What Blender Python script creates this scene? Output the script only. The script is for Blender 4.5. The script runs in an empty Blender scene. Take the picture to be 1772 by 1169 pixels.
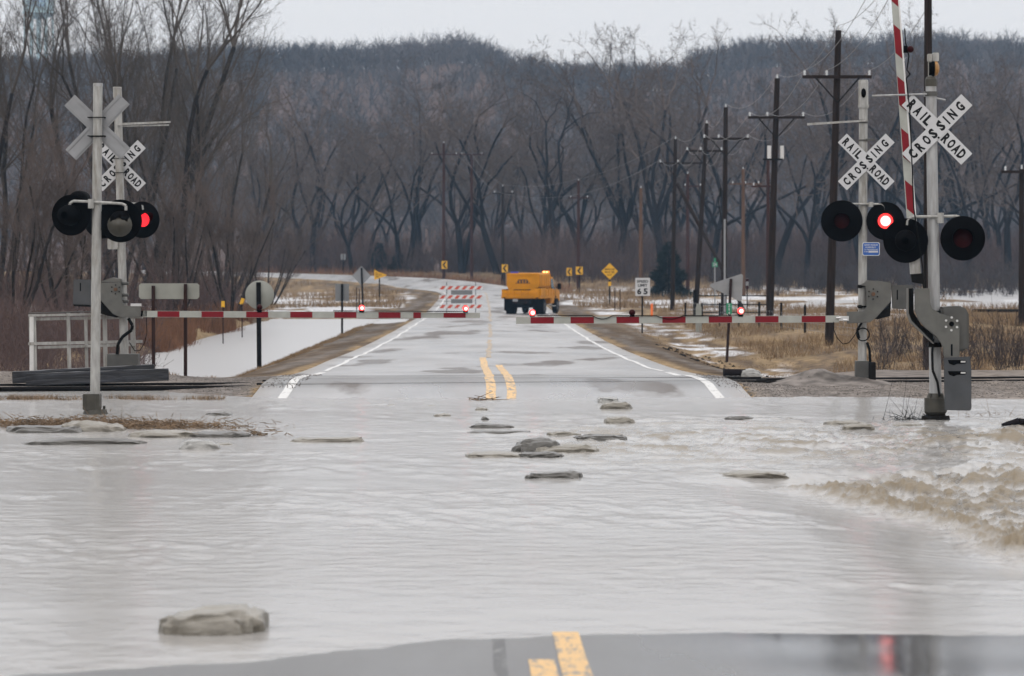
import bpy, math, random
import numpy as np
from mathutils import Vector, Matrix
R = math.radians
F = 6000.0      # focal length in photo pixels (photo 1772 wide)
CH = 2.5        # camera height above the water level
sc = bpy.context.scene
C = sc.collection

# ------------------------------------------------------------------ camera, sky, sun, exposure
cam_d = bpy.data.cameras.new('camera')
cam = bpy.data.objects.new('camera', cam_d); C.objects.link(cam)
cam.location = (0, 0, CH); cam.rotation_euler = (R(90), 0, 0)
cam_d.sensor_width = 36; cam_d.lens = 36 * F / 1772
cam_d.shift_y = -(584.5 - 430) / 1772
cam_d.clip_start = 0.5; cam_d.clip_end = 6000
cam_d.dof.use_dof = True; cam_d.dof.focus_distance = 56; cam_d.dof.aperture_fstop = cam_d.lens / 1000 / 0.033
sc.camera = cam

w = bpy.data.worlds.new('World'); sc.world = w; w.use_nodes = True
nt = w.node_tree; nt.nodes.clear()
def wn(t): return nt.nodes.new(t)
out = wn('ShaderNodeOutputWorld'); bg = wn('ShaderNodeBackground')
sky = wn('ShaderNodeTexSky'); sky.sky_type = 'NISHITA'; sky.sun_disc = False
sky.sun_elevation = R(38); sky.sun_rotation = R(200); sky.dust_density = 4; sky.air_density = 1.2
tc = wn('ShaderNodeTexCoord'); sx = wn('ShaderNodeSeparateXYZ'); mr = wn('ShaderNodeMapRange')
mr.inputs['From Min'].default_value = 0; mr.inputs['From Max'].default_value = 1
mr.inputs['To Min'].default_value = 8.0; mr.inputs['To Max'].default_value = 20
cl = wn('ShaderNodeCombineColor')
m1 = wn('ShaderNodeMath'); m1.operation = 'MULTIPLY'; m1.inputs[1].default_value = 1.035
m2 = wn('ShaderNodeMath'); m2.operation = 'MULTIPLY'; m2.inputs[1].default_value = 1.0
m3 = wn('ShaderNodeMath'); m3.operation = 'MULTIPLY'; m3.inputs[1].default_value = .985
mix = wn('ShaderNodeMix'); mix.data_type = 'RGBA'; mix.inputs[0].default_value = 0.95
L = nt.links.new
L(tc.outputs['Generated'], sx.inputs[0]); L(sx.outputs['Z'], mr.inputs['Value'])
for m_, k in ((m1, 0), (m2, 1), (m3, 2)):
    L(mr.outputs[0], m_.inputs[0]); L(m_.outputs[0], cl.inputs[k])
L(sky.outputs[0], mix.inputs[6]); L(cl.outputs[0], mix.inputs[7])
L(mix.outputs[2], bg.inputs[0]); bg.inputs[1].default_value = 0.1
L(bg.outputs[0], out.inputs[0])

sd = bpy.data.lights.new('sun', 'SUN'); sd.energy = 0.5; sd.angle = R(40); sd.color = (1, .97, .93)
so = bpy.data.objects.new('sun', sd); C.objects.link(so)
so.rotation_euler = (R(52), 0, R(-20))

sc.view_settings.view_transform = 'Standard'; sc.view_settings.look = 'None'
sc.view_settings.exposure = 0.0; sc.view_settings.gamma = 1
sc.view_settings.use_curve_mapping = False
sc.render.engine = 'CYCLES'
cy = sc.cycles
cy.use_denoising = True
cy.max_bounces = 5; cy.diffuse_bounces = 2; cy.glossy_bounces = 3; cy.transmission_bounces = 2; cy.volume_bounces = 1
cy.transparent_max_bounces = 6

# ------------------------------------------------------------------ helpers
rng = np.random.default_rng(7); random.seed(7)
def P(px, py, d):
    return Vector(((px - 886) / F * d, d, CH - (py - 430) / F * d))
def ys(y, z=0.0):          # distance of a ground point of height z seen at row y
    return F * (CH - z) / (y - 430)

def tag(o, label=None, cat=None, group=None, kind=None):
    if label: o['label'] = label
    if cat: o['category'] = cat
    if group: o['group'] = group
    if kind: o['kind'] = kind
    return o
def thing(name, label, cat, loc=(0, 0, 0), rz=0, group=None):
    o = bpy.data.objects.new(name, None); C.objects.link(o)
    o.empty_display_size = .2
    o.location = loc; o.rotation_euler = (0, 0, rz)
    return tag(o, label, cat, group)
def link(name, me, parent=None, loc=None):
    o = bpy.data.objects.new(name, me); C.objects.link(o)
    if parent is not None: o.parent = parent
    if loc is not None: o.location = loc
    return o

def npmesh(name, v, f, mat, smooth=False):
    """v (N,3), f (M,3) or (M,4)"""
    v = np.ascontiguousarray(v, dtype=np.float32); f = np.ascontiguousarray(f, dtype=np.int32)
    me = bpy.data.meshes.new(name)
    k = f.shape[1]
    me.vertices.add(len(v)); me.vertices.foreach_set('co', v.ravel())
    me.loops.add(f.size); me.loops.foreach_set('vertex_index', f.ravel())
    me.polygons.add(len(f)); me.polygons.foreach_set('loop_start', np.arange(0, f.size, k, dtype=np.int32))
    if smooth: me.polygons.foreach_set('use_smooth', np.ones(len(f), dtype=bool))
    me.update(calc_edges=True); me.validate()
    if mat: me.materials.append(mat)
    return me

class MB:
    def __init__(s): s.v = []; s.f = []; s.sm = []
    def add(s, vs, fs, smooth=False):
        b = len(s.v); s.v += [tuple(q) for q in vs]
        for q in fs: s.f.append([b + i for i in q]); s.sm.append(smooth)
        return s
    def box(s, x0, x1, y0, y1, z0, z1, M=None):
        vs = [Vector((x, y, z)) for z in (z0, z1) for y in (y0, y1) for x in (x0, x1)]
        if M: vs = [M @ q for q in vs]
        return s.add(vs, [(0, 2, 3, 1), (4, 5, 7, 6), (0, 1, 5, 4), (2, 6, 7, 3), (0, 4, 6, 2), (1, 3, 7, 5)])
    def bbox(s, x0, x1, y0, y1, z0, z1, b=.01):     # box bevelled on its upright edges and rim
        pts = [(x0 + b, z0), (x1 - b, z0), (x1, z0 + b), (x1, z1 - b), (x1 - b, z1), (x0 + b, z1), (x0, z1 - b), (x0, z0 + b)]
        return s.prism(pts, y0, y1)
    def prism(s, pts, y0, y1):                      # outline in XZ, thickness along Y
        n = len(pts)
        a = sum(pts[i][0] * pts[(i + 1) % n][1] - pts[(i + 1) % n][0] * pts[i][1] for i in range(n))
        if a < 0: pts = pts[::-1]
        vs = [(x, y0, z) for x, z in pts] + [(x, y1, z) for x, z in pts]
        fs = [list(range(n)), list(range(2 * n - 1, n - 1, -1))]
        for i in range(n):
            j = (i + 1) % n; fs.append((i, i + n, j + n, j))
        return s.add(vs, fs)
    def cyl(s, p, q, r, r2=None, n=10, caps=True):
        p = Vector(p); q = Vector(q); r2 = r if r2 is None else r2
        d = (q - p).normalized(); u = d.orthogonal().normalized(); w_ = d.cross(u)
        vs = []
        for c_, rr in ((p, r), (q, r2)):
            for i in range(n):
                a = 2 * math.pi * i / n
                vs.append(c_ + (u * math.cos(a) + w_ * math.sin(a)) * rr)
        s.add(vs, [(i, (i + 1) % n, n + (i + 1) % n, n + i) for i in range(n)], True)
        if caps: s.add([vs[i] for i in range(n)][::-1], [list(range(n))]); s.add(vs[n:], [list(range(n))])
        return s
    def path(s, pts, r, n=6):
        for a, b in zip(pts[:-1], pts[1:]):
            if (Vector(a) - Vector(b)).length > 1e-6: s.cyl(a, b, r, n=n, caps=True)
        return s
    def lathe(s, prof, n=20, M=None):               # profile (r, h) round the local Y axis
        vs = []
        for r, h in prof:
            for i in range(n):
                a = 2 * math.pi * i / n
                q = Vector((r * math.cos(a), h, r * math.sin(a)))
                vs.append(M @ q if M else q)
        fs = []
        for k in range(len(prof) - 1):
            for i in range(n):
                j = (i + 1) % n; fs.append((k * n + i, k * n + j, (k + 1) * n + j, (k + 1) * n + i))
        return s.add(vs, fs, True)
    def mesh(s, name, mat):
        me = bpy.data.meshes.new(name); me.from_pydata(s.v, [], s.f)
        me.polygons.foreach_set('use_smooth', s.sm); me.update()
        if mat: me.materials.append(mat)
        return me
    def build(s, name, mat, parent=None, loc=None):
        return link(name, s.mesh(name, mat), parent, loc)

def fixn(o, bev=0):
    import bmesh
    bm = bmesh.new(); bm.from_mesh(o.data); bmesh.ops.recalc_face_normals(bm, faces=bm.faces)
    if bev:
        es = [e for e in bm.edges if len(e.link_faces) == 2 and e.calc_face_angle(0) > .5]
        bmesh.ops.bevel(bm, geom=es, offset=bev, segments=2, affect='EDGES', clamp_overlap=True)
    bm.to_mesh(o.data); bm.free(); return o

# value noise
_tab = rng.random((256, 256))
def vnoise(x, y):
    xi = np.floor(x).astype(int); yi = np.floor(y).astype(int); fx = x - xi; fy = y - yi
    fx = fx * fx * (3 - 2 * fx); fy = fy * fy * (3 - 2 * fy)
    a = _tab[xi & 255, yi & 255]; b = _tab[(xi + 1) & 255, yi & 255]; c = _tab[xi & 255, (yi + 1) & 255]; d = _tab[(xi + 1) & 255, (yi + 1) & 255]
    return (a * (1 - fx) + b * fx) * (1 - fy) + (c * (1 - fx) + d * fx) * fy
def fbm(x, y, o=4):
    t = 0; a = .5; n = 0
    for k in range(o):
        t = t + a * vnoise(x + 17.3 * k, y + 9.1 * k); n += a; a *= .5; x = x * 2.03; y = y * 2.03
    return t / n
def sst(a, b, x):
    t = np.clip((x - a) / (b - a), 0, 1); return t * t * (3 - 2 * t)

# ------------------------------------------------------------------ materials
def mat(name, col, rough=.6, var=.25, scale=3.0, bump=0.0, metal=0.0, dirt=None, dirt_amt=.35, stretch=(1, 1, 1), spec=.5, attr=None, bscale=None):
    m = bpy.data.materials.new(name); m.use_nodes = True
    t = m.node_tree; n = t.nodes; b = n['Principled BSDF']; k = t.links.new
    co = n.new('ShaderNodeTexCoord'); mp = n.new('ShaderNodeMapping'); mp.inputs['Scale'].default_value = stretch
    k(co.outputs['Object'], mp.inputs[0])
    no = n.new('ShaderNodeTexNoise'); no.inputs['Scale'].default_value = scale; no.inputs['Detail'].default_value = 5
    k(mp.outputs[0], no.inputs['Vector'])
    r = n.new('ShaderNodeMapRange'); r.inputs['From Min'].default_value = .3; r.inputs['From Max'].default_value = .7
    r.inputs['To Min'].default_value = 1 - var; r.inputs['To Max'].default_value = 1 + var
    k(no.outputs[0], r.inputs[0])
    mx = n.new('ShaderNodeMix'); mx.data_type = 'RGBA'; mx.blend_type = 'MULTIPLY'; mx.inputs[0].default_value = 1
    k(r.outputs[0], mx.inputs[7])
    if attr:
        at = n.new('ShaderNodeAttribute'); at.attribute_name = attr; k(at.outputs['Color'], mx.inputs[6])
    else: mx.inputs[6].default_value = (*col, 1)
    last = mx.outputs[2]
    if dirt:
        n2 = n.new('ShaderNodeTexNoise'); n2.inputs['Scale'].default_value = scale * .45; n2.inputs['Detail'].default_value = 6; n2.inputs['Roughness'].default_value = .7
        k(mp.outputs[0], n2.inputs['Vector'])
        r2 = n.new('ShaderNodeMapRange'); r2.inputs['From Min'].default_value = .48; r2.inputs['From Max'].default_value = .68
        r2.inputs['To Max'].default_value = dirt_amt; k(n2.outputs[0], r2.inputs[0])
        m4 = n.new('ShaderNodeMix'); m4.data_type = 'RGBA'; m4.inputs[7].default_value = (*dirt, 1)
        k(r2.outputs[0], m4.inputs[0]); k(last, m4.inputs[6]); last = m4.outputs[2]
    k(last, b.inputs['Base Color'])
    b.inputs['Roughness'].default_value = rough; b.inputs['Metallic'].default_value = metal
    b.inputs['Specular IOR Level'].default_value = spec
    if bump:
        bp = n.new('ShaderNodeBump'); bp.inputs['Strength'].default_value = bump; bp.inputs['Distance'].default_value = .02
        if bscale:
            n3 = n.new('ShaderNodeTexNoise'); n3.inputs['Scale'].default_value = bscale; n3.inputs['Detail'].default_value = 4
            k(mp.outputs[0], n3.inputs['Vector']); k(n3.outputs[0], bp.inputs['Height'])
        else: k(no.outputs[0], bp.inputs['Height'])
        k(bp.outputs[0], b.inputs['Normal'])
    return m
def emis(name, col, s):
    m = bpy.data.materials.new(name); m.use_nodes = True; b = m.node_tree.nodes['Principled BSDF']
    b.inputs['Base Color'].default_value = (*[c * .5 for c in col], 1); b.inputs['Emission Color'].default_value = (*col, 1); b.inputs['Emission Strength'].default_value = s
    return m
M = dict(
    mast=mat('galvanised_white_paint', (.29, .295, .30), .5, .22, 4, .15, dirt=(.16, .14, .11), dirt_amt=.5, stretch=(4, 4, .6)),
    mast_b=mat('weathered_white_paint', (.29, .29, .28), .55, .25, 4, .15, dirt=(.14, .12, .09), dirt_amt=.7, stretch=(4, 4, .8)),
    white=mat('white_paint', (.58, .58, .58), .5, .08, 5, dirt=(.3, .28, .25), dirt_amt=.25),
    sheeting=mat('white_reflective_sheeting', (.46, .465, .48), .35, .06, 6, dirt=(.4, .39, .37), dirt_amt=.25),
    black=mat('black_lettering', (.008, .008, .009), .6, .1, spec=.15),
    hood=mat('matt_black_paint', (.0025, .0025, .003), .8, .3, spec=.03),
    grey=mat('cast_grey_paint', (.055, .055, .052), .6, .25, 4, .2, dirt=(.07, .065, .055), dirt_amt=.7),
    greyl=mat('pale_grey_paint', (.085, .085, .078), .6, .25, 4, .15, dirt=(.10, .09, .08), dirt_amt=.6),
    slate=mat('slate_grey_plate', (.040, .044, .050), .6, .2, 4, .1, dirt=(.06, .055, .05)),
    dark=mat('dark_iron', (.009, .0085, .008), .8, .3, 8, .3, spec=.08),
    mud=mat('muddy_casting', (.032, .029, .021), .6, .3, 8, .4),
    cable=mat('black_rubber', (.004, .004, .004), .8, .2, spec=.08),
    steel=mat('brushed_steel', (.55, .55, .55), .35, .1, metal=.7),
    rust=mat('rusty_bolt', (.10, .05, .025), .8, .3, 20),
    brass=mat('amber_bell_bronze', (.30, .15, .04), .4, .3, 12),
    sred=mat('red_reflective_stripe', (.16, .006, .012), .5, .12, 6, spec=.2),
    swhite=mat('pale_reflective_stripe', (.31, .32, .295), .5, .1, 6, dirt=(.25, .25, .22)),
    lens=mat('dark_red_lens', (.022, .0005, .001), .4, .2, 10, spec=.08),
    alu=mat('aluminium_sign_back', (.22, .225, .235), .5, .1, 5, dirt=(.25, .25, .25), dirt_amt=.3),
    alub=mat('greenish_sign_back', (.22, .225, .20), .5, .1, 3),
    alug=mat('grey_sign_back', (.14, .145, .15), .5, .1, 3),
    blue=mat('blue_sign_sheeting', (.01, .08, .32), .4, .1),
    green=mat('green_sign_sheeting', (.01, .2, .10), .4, .1),
    yellow=mat('yellow_sign_sheeting', (.62, .33, .01), .4, .08, 3),
    orange=mat('orange_plastic', (.8, .16, .03), .5, .1),
    post=mat('dark_wood_post', (.007, .006, .006), .9, .3, 6, .4, stretch=(3, 3, .4), spec=.05),
    rpost=mat('rusty_steel_post', (.026, .014, .012), .9, .3, 6, .3, stretch=(3, 3, .4), spec=.05),
    pole=mat('creosoted_pole_wood', (.018, .012, .010), .9, .5, 5, .5, stretch=(5, 5, .25), spec=.12),
    poler=mat('reddish_pole_wood', (.040, .018, .015), .9, .35, 5, .5, stretch=(5, 5, .25), spec=.1),
    poleo=mat('pale_new_pole_wood', (.095, .055, .036), .9, .3, 5, .4, stretch=(5, 5, .25), spec=.1),
    wire=mat('aluminium_wire', (.20, .205, .215), .6, .1),
    glass=mat('pale_insulator', (.5, .52, .54), .25, .1),
    tie=mat('creosoted_timber', (.010, .011, .015), .5, .6, 5, .9, dirt=(.045, .05, .065), dirt_amt=.6, stretch=(.5, 3, 3)),
    rail=mat('rail_steel', (.007, .006, .006), .6, .3, 6, .2, spec=.15),
    truck=mat('highway_yellow_paint', (.56, .225, .004), .5, .12, 1.2, dirt=(.26, .12, .01), dirt_amt=.5, spec=.15),
    tyre=mat('tyre_rubber', (.008, .009, .012), .85, .2, spec=.1),
    tglass=mat('vehicle_glass', (.10, .14, .15), .1, .1),
    tower=mat('pale_blue_tank_paint', (.50, .66, .70), .5, .04, .1),
    towerb=mat('blue_tank_lettering', (.2, .36, .6), .5, .04, .1),
    bark=mat('dark_wet_bark', (.012, .0105, .012), .95, .35, 2, .3, stretch=(1, 1, .3), spec=.08),
    barkl=mat('grey_brown_bark', (.022, .019, .018), .95, .35, 1, .3, stretch=(1, 1, .3), spec=.08),
    twig=mat('brown_twigs', (.100, .080, .072), .95, .35, .3, spec=.05),
    twigw=mat('tan_willow_twigs', (.078, .067, .059), .95, .3, .3, spec=.05),
    twigd=mat('dark_twigs', (.050, .042, .042), .95, .3, .4, spec=.05),
    twigr=mat('reddish_brush_twigs', (.085, .060, .056), .95, .4, .12, spec=.05),
    hillt=mat('haze_paled_hill_twigs', (.098, .090, .094), .95, .3, .02, spec=.05),  # twig colour raised and greyed to carry part of the distance haze
    cedar=mat('dark_cedar_leaf', (.010, .017, .016), .95, .4, 1, spec=.05),
    straw=mat('dry_grass', (.195, .135, .082), .95, .35, .6, spec=.05),
    reed=mat('rusty_reeds', (.16, .085, .052), .95, .35, .6, spec=.05),
    debris=mat('flood_debris', (.16, .105, .06), .8, .5, 3),
    stone=mat('ballast_stone', (.15, .135, .125), .9, .6, 3, spec=.1),
    redl=emis('lit_red_lens', (1, .035, .035), 2.4),
    redh=emis('lit_red_bulb', (1, .30, .28), 4),
    redf=emis('faint_red_lens', (1, .02, .03), 1.6),
    amber=emis('lit_amber_beacon', (1, .30, .02), 1.5),
    ambh=emis('lit_amber_bulb', (1, .75, .3), 5),
    orangered=mat('barricade_stripe', (.45, .06, .03), .4, .1),
    blul=mat('blue_beacon_lens', (.03, .04, .35), .3, .1),
)
# ice: dirty translucent looking
def icemat(name, c, d, rough=.3):
    m = mat(name, c, rough, .25, 2.2, .7, dirt=d, dirt_amt=.75, stretch=(1, 1, 2.5), bscale=14)
    return m
M['ice'] = icemat('dirty_grey_ice', (.20, .185, .155), (.06, .052, .04))
M['iced'] = icemat('dark_muddy_ice', (.055, .051, .044), (.022, .019, .015))
M['icel'] = icemat('clear_pale_ice', (.28, .28, .27), (.2, .19, .175), .18)

# asphalt
def asphalt():
    m = bpy.data.materials.new('wet_asphalt'); m.use_nodes = True; t = m.node_tree; n = t.nodes; k = t.links.new; b = n['Principled BSDF']
    co = n.new('ShaderNodeTexCoord')
    def noise(scale, st, det=5):
        mp = n.new('ShaderNodeMapping'); mp.inputs['Scale'].default_value = st; k(co.outputs['Object'], mp.inputs[0])
        q = n.new('ShaderNodeTexNoise'); q.inputs['Scale'].default_value = scale; q.inputs['Detail'].default_value = det; k(mp.outputs[0], q.inputs['Vector']); return q.outputs[0]
    def rng_(src, a, b_, c, d):
        r = n.new('ShaderNodeMapRange'); r.inputs[1].default_value = a; r.inputs[2].default_value = b_; r.inputs[3].default_value = c; r.inputs[4].default_value = d; k(src, r.inputs[0]); return r.outputs[0]
    fine = noise(60, (1, 1, 1), 3); big = noise(.5, (1, .35, 1), 6); wet = noise(.5, (1, .12, 1), 6)
    at = n.new('ShaderNodeAttribute'); at.attribute_name = 'gcol'
    mx = n.new('ShaderNodeMix'); mx.data_type = 'RGBA'; mx.blend_type = 'MULTIPLY'; mx.inputs[0].default_value = 1
    mm = n.new('ShaderNodeMath'); mm.operation = 'MULTIPLY'; k(rng_(fine, .3, .7, .75, 1.25), mm.inputs[0]); k(rng_(big, .3, .7, .7, 1.3), mm.inputs[1])
    k(at.outputs['Color'], mx.inputs[6]); k(mm.outputs[0], mx.inputs[7]); k(mx.outputs[2], b.inputs['Base Color'])
    dry = noise(.42, (1, .22, 1), 7)
    wm = n.new('ShaderNodeMix'); k(at.outputs['Alpha'], wm.inputs[0]); k(rng_(wet, .38, .62, .28, .46), wm.inputs[2]); k(rng_(wet, .38, .62, .09, .34), wm.inputs[3]); k(wm.outputs[0], b.inputs['Roughness'])
    dm = n.new('ShaderNodeMix'); dm.data_type = 'RGBA'; dm.inputs[7].default_value = (.075, .06, .05, 1); k(rng_(dry, .57, .62, 0, .85), dm.inputs[0]); k(mx.outputs[2], dm.inputs[6]); k(dm.outputs[2], b.inputs['Base Color'])
    k(rng_(dry, .57, .62, .75, .10), b.inputs['Specular IOR Level'])
    bp = n.new('ShaderNodeBump'); bp.inputs['Distance'].default_value = .004; k(rng_(at.outputs['Alpha'], 0, 1, .15, .01), bp.inputs['Strength']); k(fine, bp.inputs['Height']); k(bp.outputs[0], b.inputs['Normal'])
    return m
M['asphalt'] = asphalt()
def paint(name, col, thr):
    m = bpy.data.materials.new(name); m.use_nodes = True; t = m.node_tree; n = t.nodes; k = t.links.new; b = n['Principled BSDF']
    co = n.new('ShaderNodeTexCoord'); mp = n.new('ShaderNodeMapping'); mp.inputs['Scale'].default_value = (6, 1.2, 1); k(co.outputs['Object'], mp.inputs[0])
    q = n.new('ShaderNodeTexNoise'); q.inputs['Scale'].default_value = 2.2; q.inputs['Detail'].default_value = 8; q.inputs['Roughness'].default_value = .75; k(mp.outputs[0], q.inputs['Vector'])
    r = n.new('ShaderNodeMapRange'); r.inputs[1].default_value = thr - .05; r.inputs[2].default_value = thr + .05; k(q.outputs[0], r.inputs[0])
    mx = n.new('ShaderNodeMix'); mx.data_type = 'RGBA'; mx.inputs[6].default_value = (*col, 1); mx.inputs[7].default_value = (.13, .13, .125, 1); k(r.outputs[0], mx.inputs[0]); k(mx.outputs[2], b.inputs['Base Color'])
    b.inputs['Roughness'].default_value = .4
    return m
M['pwhite'] = paint('worn_white_road_paint', (.56, .56, .55), .60)
M['pyellow'] = paint('worn_yellow_road_paint', (.60, .36, .11), .55)
M['pdark'] = paint('patchy_crack_sealer', (.025, .025, .026), .56)
M['pfaint'] = paint('faded_yellow_road_paint', (.42, .28, .13), .5)

def watermat(name, base, foamc, rough, b1, b2, dist=.02):
    m = bpy.data.materials.new(name); m.use_nodes = True; t = m.node_tree; n = t.nodes; k = t.links.new; b = n['Principled BSDF']
    co = n.new('ShaderNodeTexCoord')
    def noise(scale, st, det=4):
        mp = n.new('ShaderNodeMapping'); mp.inputs['Scale'].default_value = st; k(co.outputs['Object'], mp.inputs[0])
        q = n.new('ShaderNodeTexNoise'); q.inputs['Scale'].default_value = scale; q.inputs['Detail'].default_value = det; k(mp.outputs[0], q.inputs['Vector']); return q.outputs[0]
    at = n.new('ShaderNodeAttribute'); at.attribute_name = 'foam'
    big = noise(.22, (.35, 1, 1), 3)
    r = n.new('ShaderNodeMapRange'); r.inputs[1].default_value = .42; r.inputs[2].default_value = .62; r.inputs[3].default_value = .12; r.inputs[4].default_value = 1; k(big, r.inputs[0])
    sep = n.new('ShaderNodeSeparateColor'); k(at.outputs['Color'], sep.inputs[0])
    ad = n.new('ShaderNodeMath'); ad.operation = 'ADD'; k(r.outputs[0], ad.inputs[0]); k(sep.outputs[1], ad.inputs[1])
    n1 = noise(3.2, (.8, 1, 1), 4); n2 = noise(16, (.7, 1, 1), 3)
    mm = n.new('ShaderNodeMath'); mm.operation = 'MULTIPLY_ADD'; k(n2, mm.inputs[0]); mm.inputs[1].default_value = b2; k(n1, mm.inputs[2])
    st = n.new('ShaderNodeMath'); st.operation = 'MULTIPLY'; k(ad.outputs[0], st.inputs[0]); st.inputs[1].default_value = b1
    bp = n.new('ShaderNodeBump'); bp.inputs['Distance'].default_value = dist; k(mm.outputs[0], bp.inputs['Height']); k(st.outputs[0], bp.inputs['Strength']); k(bp.outputs[0], b.inputs['Normal'])
    mx = n.new('ShaderNodeMix'); mx.data_type = 'RGBA'; mx.inputs[6].default_value = (*base, 1); mx.inputs[7].default_value = (*foamc, 1); k(sep.outputs[0], mx.inputs[0]); k(mx.outputs[2], b.inputs['Base Color'])
    mb = n.new('ShaderNodeMix'); mb.data_type = 'RGBA'; mb.inputs[6].default_value = (*base, 1); mb.inputs[7].default_value = (.085, .069, .047, 1) if name.startswith('silty') else (*base, 1); k(sep.outputs[2], mb.inputs[0]); k(mb.outputs[2], mx.inputs[6])
    r3 = n.new('ShaderNodeMapRange'); r3.inputs[3].default_value = rough; r3.inputs[4].default_value = .48; k(sep.outputs[0], r3.inputs[0]); k(r3.outputs[0], b.inputs['Roughness'])
    b.inputs['IOR'].default_value = 1.333
    return m
M['water'] = watermat('silty_flood_water', (.31, .302, .29), (.17, .135, .088), .17, .78, .22)
M['pond'] = watermat('still_flood_water', (.36, .36, .365), (.7, .7, .7), .3, .25, .3)
M['ground'] = mat('ground_soil_and_grass', (1, 1, 1), .95, .45, 3.5, .9, attr='gcol', bscale=9, spec=.04)
M['hillg'] = M['ground']

# ------------------------------------------------------------------ road geometry
RD = np.array([6, 20, 40, 50, 57.7, 61, 63.6, 72, 80, 90, 107, 125, 150, 176, 218, 260, 300, 320])
RX = np.array([.45, .28, 0, -.1, -.17, -.2, -.24, -.33, -.46, -.58, -.68, -.78, -.92, -1.08, -1.35, -1.7, -2.1, -2.3])
RZ = np.array([.45, .07, -.45, -.40, .0, .13, .13, -.06, -.22, -.36, -.60, -.80, -1.02, -1.22, -1.58, -1.70, -1.74, -1.72])
def smooth_tab(x, xs, ysv): return np.interp(x, xs, ysv)
seg_d = np.concatenate([np.arange(6, 17, 1.0), np.arange(17, 24, .2), np.arange(24, 70, 1.0), np.arange(70, 320, 2.0)])
cx = np.interp(seg_d, RD, RX); cz = np.interp(seg_d, RD, RZ)
ker = np.ones(3) / 3
cz[60:-2] = np.convolve(cz, ker, 'same')[60:-2]
i_ = seg_d < 45; cz[i_] = np.maximum(.022 * (22.4 - seg_d[i_]), -.45)
pts = [(x, y, z, -.007, 0.0) for x, y, z in zip(cx, seg_d, cz)]
x, y, h = pts[-1][0], pts[-1][1], 0.0
Rc = 185.0
for k in range(130):                                 # the bend to the left, banked
    step = 2.5; s_ = (k + 1) * step
    h = min(s_ / Rc, R(62)) if s_ < 400 else h
    x -= math.sin(h) * step; y += math.cos(h) * step
    bank = .075 * min(1, s_ / 45)
    pts.append((x, y, -1.72 + .55 * min(1, s_ / 60) + .007 * max(0, s_ - 40), -h, bank))
RP = np.array(pts)
RP[:len(seg_d), 4] = np.where(seg_d > 290, .075 * (seg_d - 290) / 90, 0)
RP[len(seg_d):, 4] = np.maximum(RP[len(seg_d):, 4], .025)
def road_info(X, Y):
    """signed lateral offset, road height at centre, bank, along index"""
    X = np.asarray(X, float); Y = np.asarray(Y, float)
    sh = X.shape; X = X.ravel(); Y = Y.ravel()
    off = np.empty(len(X)); z = np.empty(len(X)); bk = np.empty(len(X)); yy = np.empty(len(X))
    for a in range(0, len(X), 20000):
        q = slice(a, a + 20000)
        d2 = (X[q, None] - RP[None, :, 0]) ** 2 + (Y[q, None] - RP[None, :, 1]) ** 2
        i = d2.argmin(1); hd = RP[i, 3]
        dx = X[q] - RP[i, 0]; dy = Y[q] - RP[i, 1]
        off[q] = dx * np.cos(hd) - dy * np.sin(hd); al = dx * np.sin(hd) + dy * np.cos(hd)
        far = np.sqrt(d2.min(1)); off[q] = np.where(np.abs(al) > 4, np.sign(off[q]) * far, off[q])
        j = np.clip(i + np.sign(al).astype(int), 0, len(RP) - 1)
        dd = np.hypot(RP[j, 0] - RP[i, 0], RP[j, 1] - RP[i, 1]) + 1e-6; f_ = np.clip(np.abs(al) / dd, 0, 1)
        z[q] = RP[i, 2] * (1 - f_) + RP[j, 2] * f_; bk[q] = RP[i, 4] * (1 - f_) + RP[j, 4] * f_; yy[q] = Y[q]
    return off.reshape(sh), z.reshape(sh), bk.reshape(sh)

def road_pt(i, o):
    x, y, z, h, b = RP[i]
    zz = z + b * o
    if y < 45: zz += .0155 * min(o, 0) + (.0022 * math.sin(2.9 * y + 1.1 * x) if 17 < y < 24 else 0)
    elif y < 300: zz -= .012 * abs(o) * min(1, (y - 45) / 30) * (0 if 60 < y < 68 else 1)
    return (x + math.cos(h) * o, y + math.sin(h) * o, zz)
HW = 4.2
offs = [-HW, -3.8, -2.8, -1.8, -.9, 0, .9, 1.8, 2.8, 3.8, HW]
V = []; cols = []
for i in range(len(RP)):
    for o in offs: V.append(road_pt(i, o))
V = np.array(V); K = len(offs)
Fq = np.array([(i * K + j, i * K + j + 1, (i + 1) * K + j + 1, (i + 1) * K + j) for i in range(len(RP) - 1) for j in range(K - 1)])
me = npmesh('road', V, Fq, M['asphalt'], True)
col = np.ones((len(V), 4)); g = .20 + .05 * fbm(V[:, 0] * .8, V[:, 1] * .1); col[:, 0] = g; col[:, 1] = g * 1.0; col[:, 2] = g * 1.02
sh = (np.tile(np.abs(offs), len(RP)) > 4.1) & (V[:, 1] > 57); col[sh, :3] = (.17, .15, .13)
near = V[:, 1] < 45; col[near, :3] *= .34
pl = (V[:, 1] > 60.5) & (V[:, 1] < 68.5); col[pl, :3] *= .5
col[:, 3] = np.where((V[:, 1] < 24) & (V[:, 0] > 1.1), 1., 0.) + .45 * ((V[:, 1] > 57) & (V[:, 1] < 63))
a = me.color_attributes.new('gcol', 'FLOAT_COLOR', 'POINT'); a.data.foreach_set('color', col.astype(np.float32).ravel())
tag(link('road', me), kind='structure')

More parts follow.
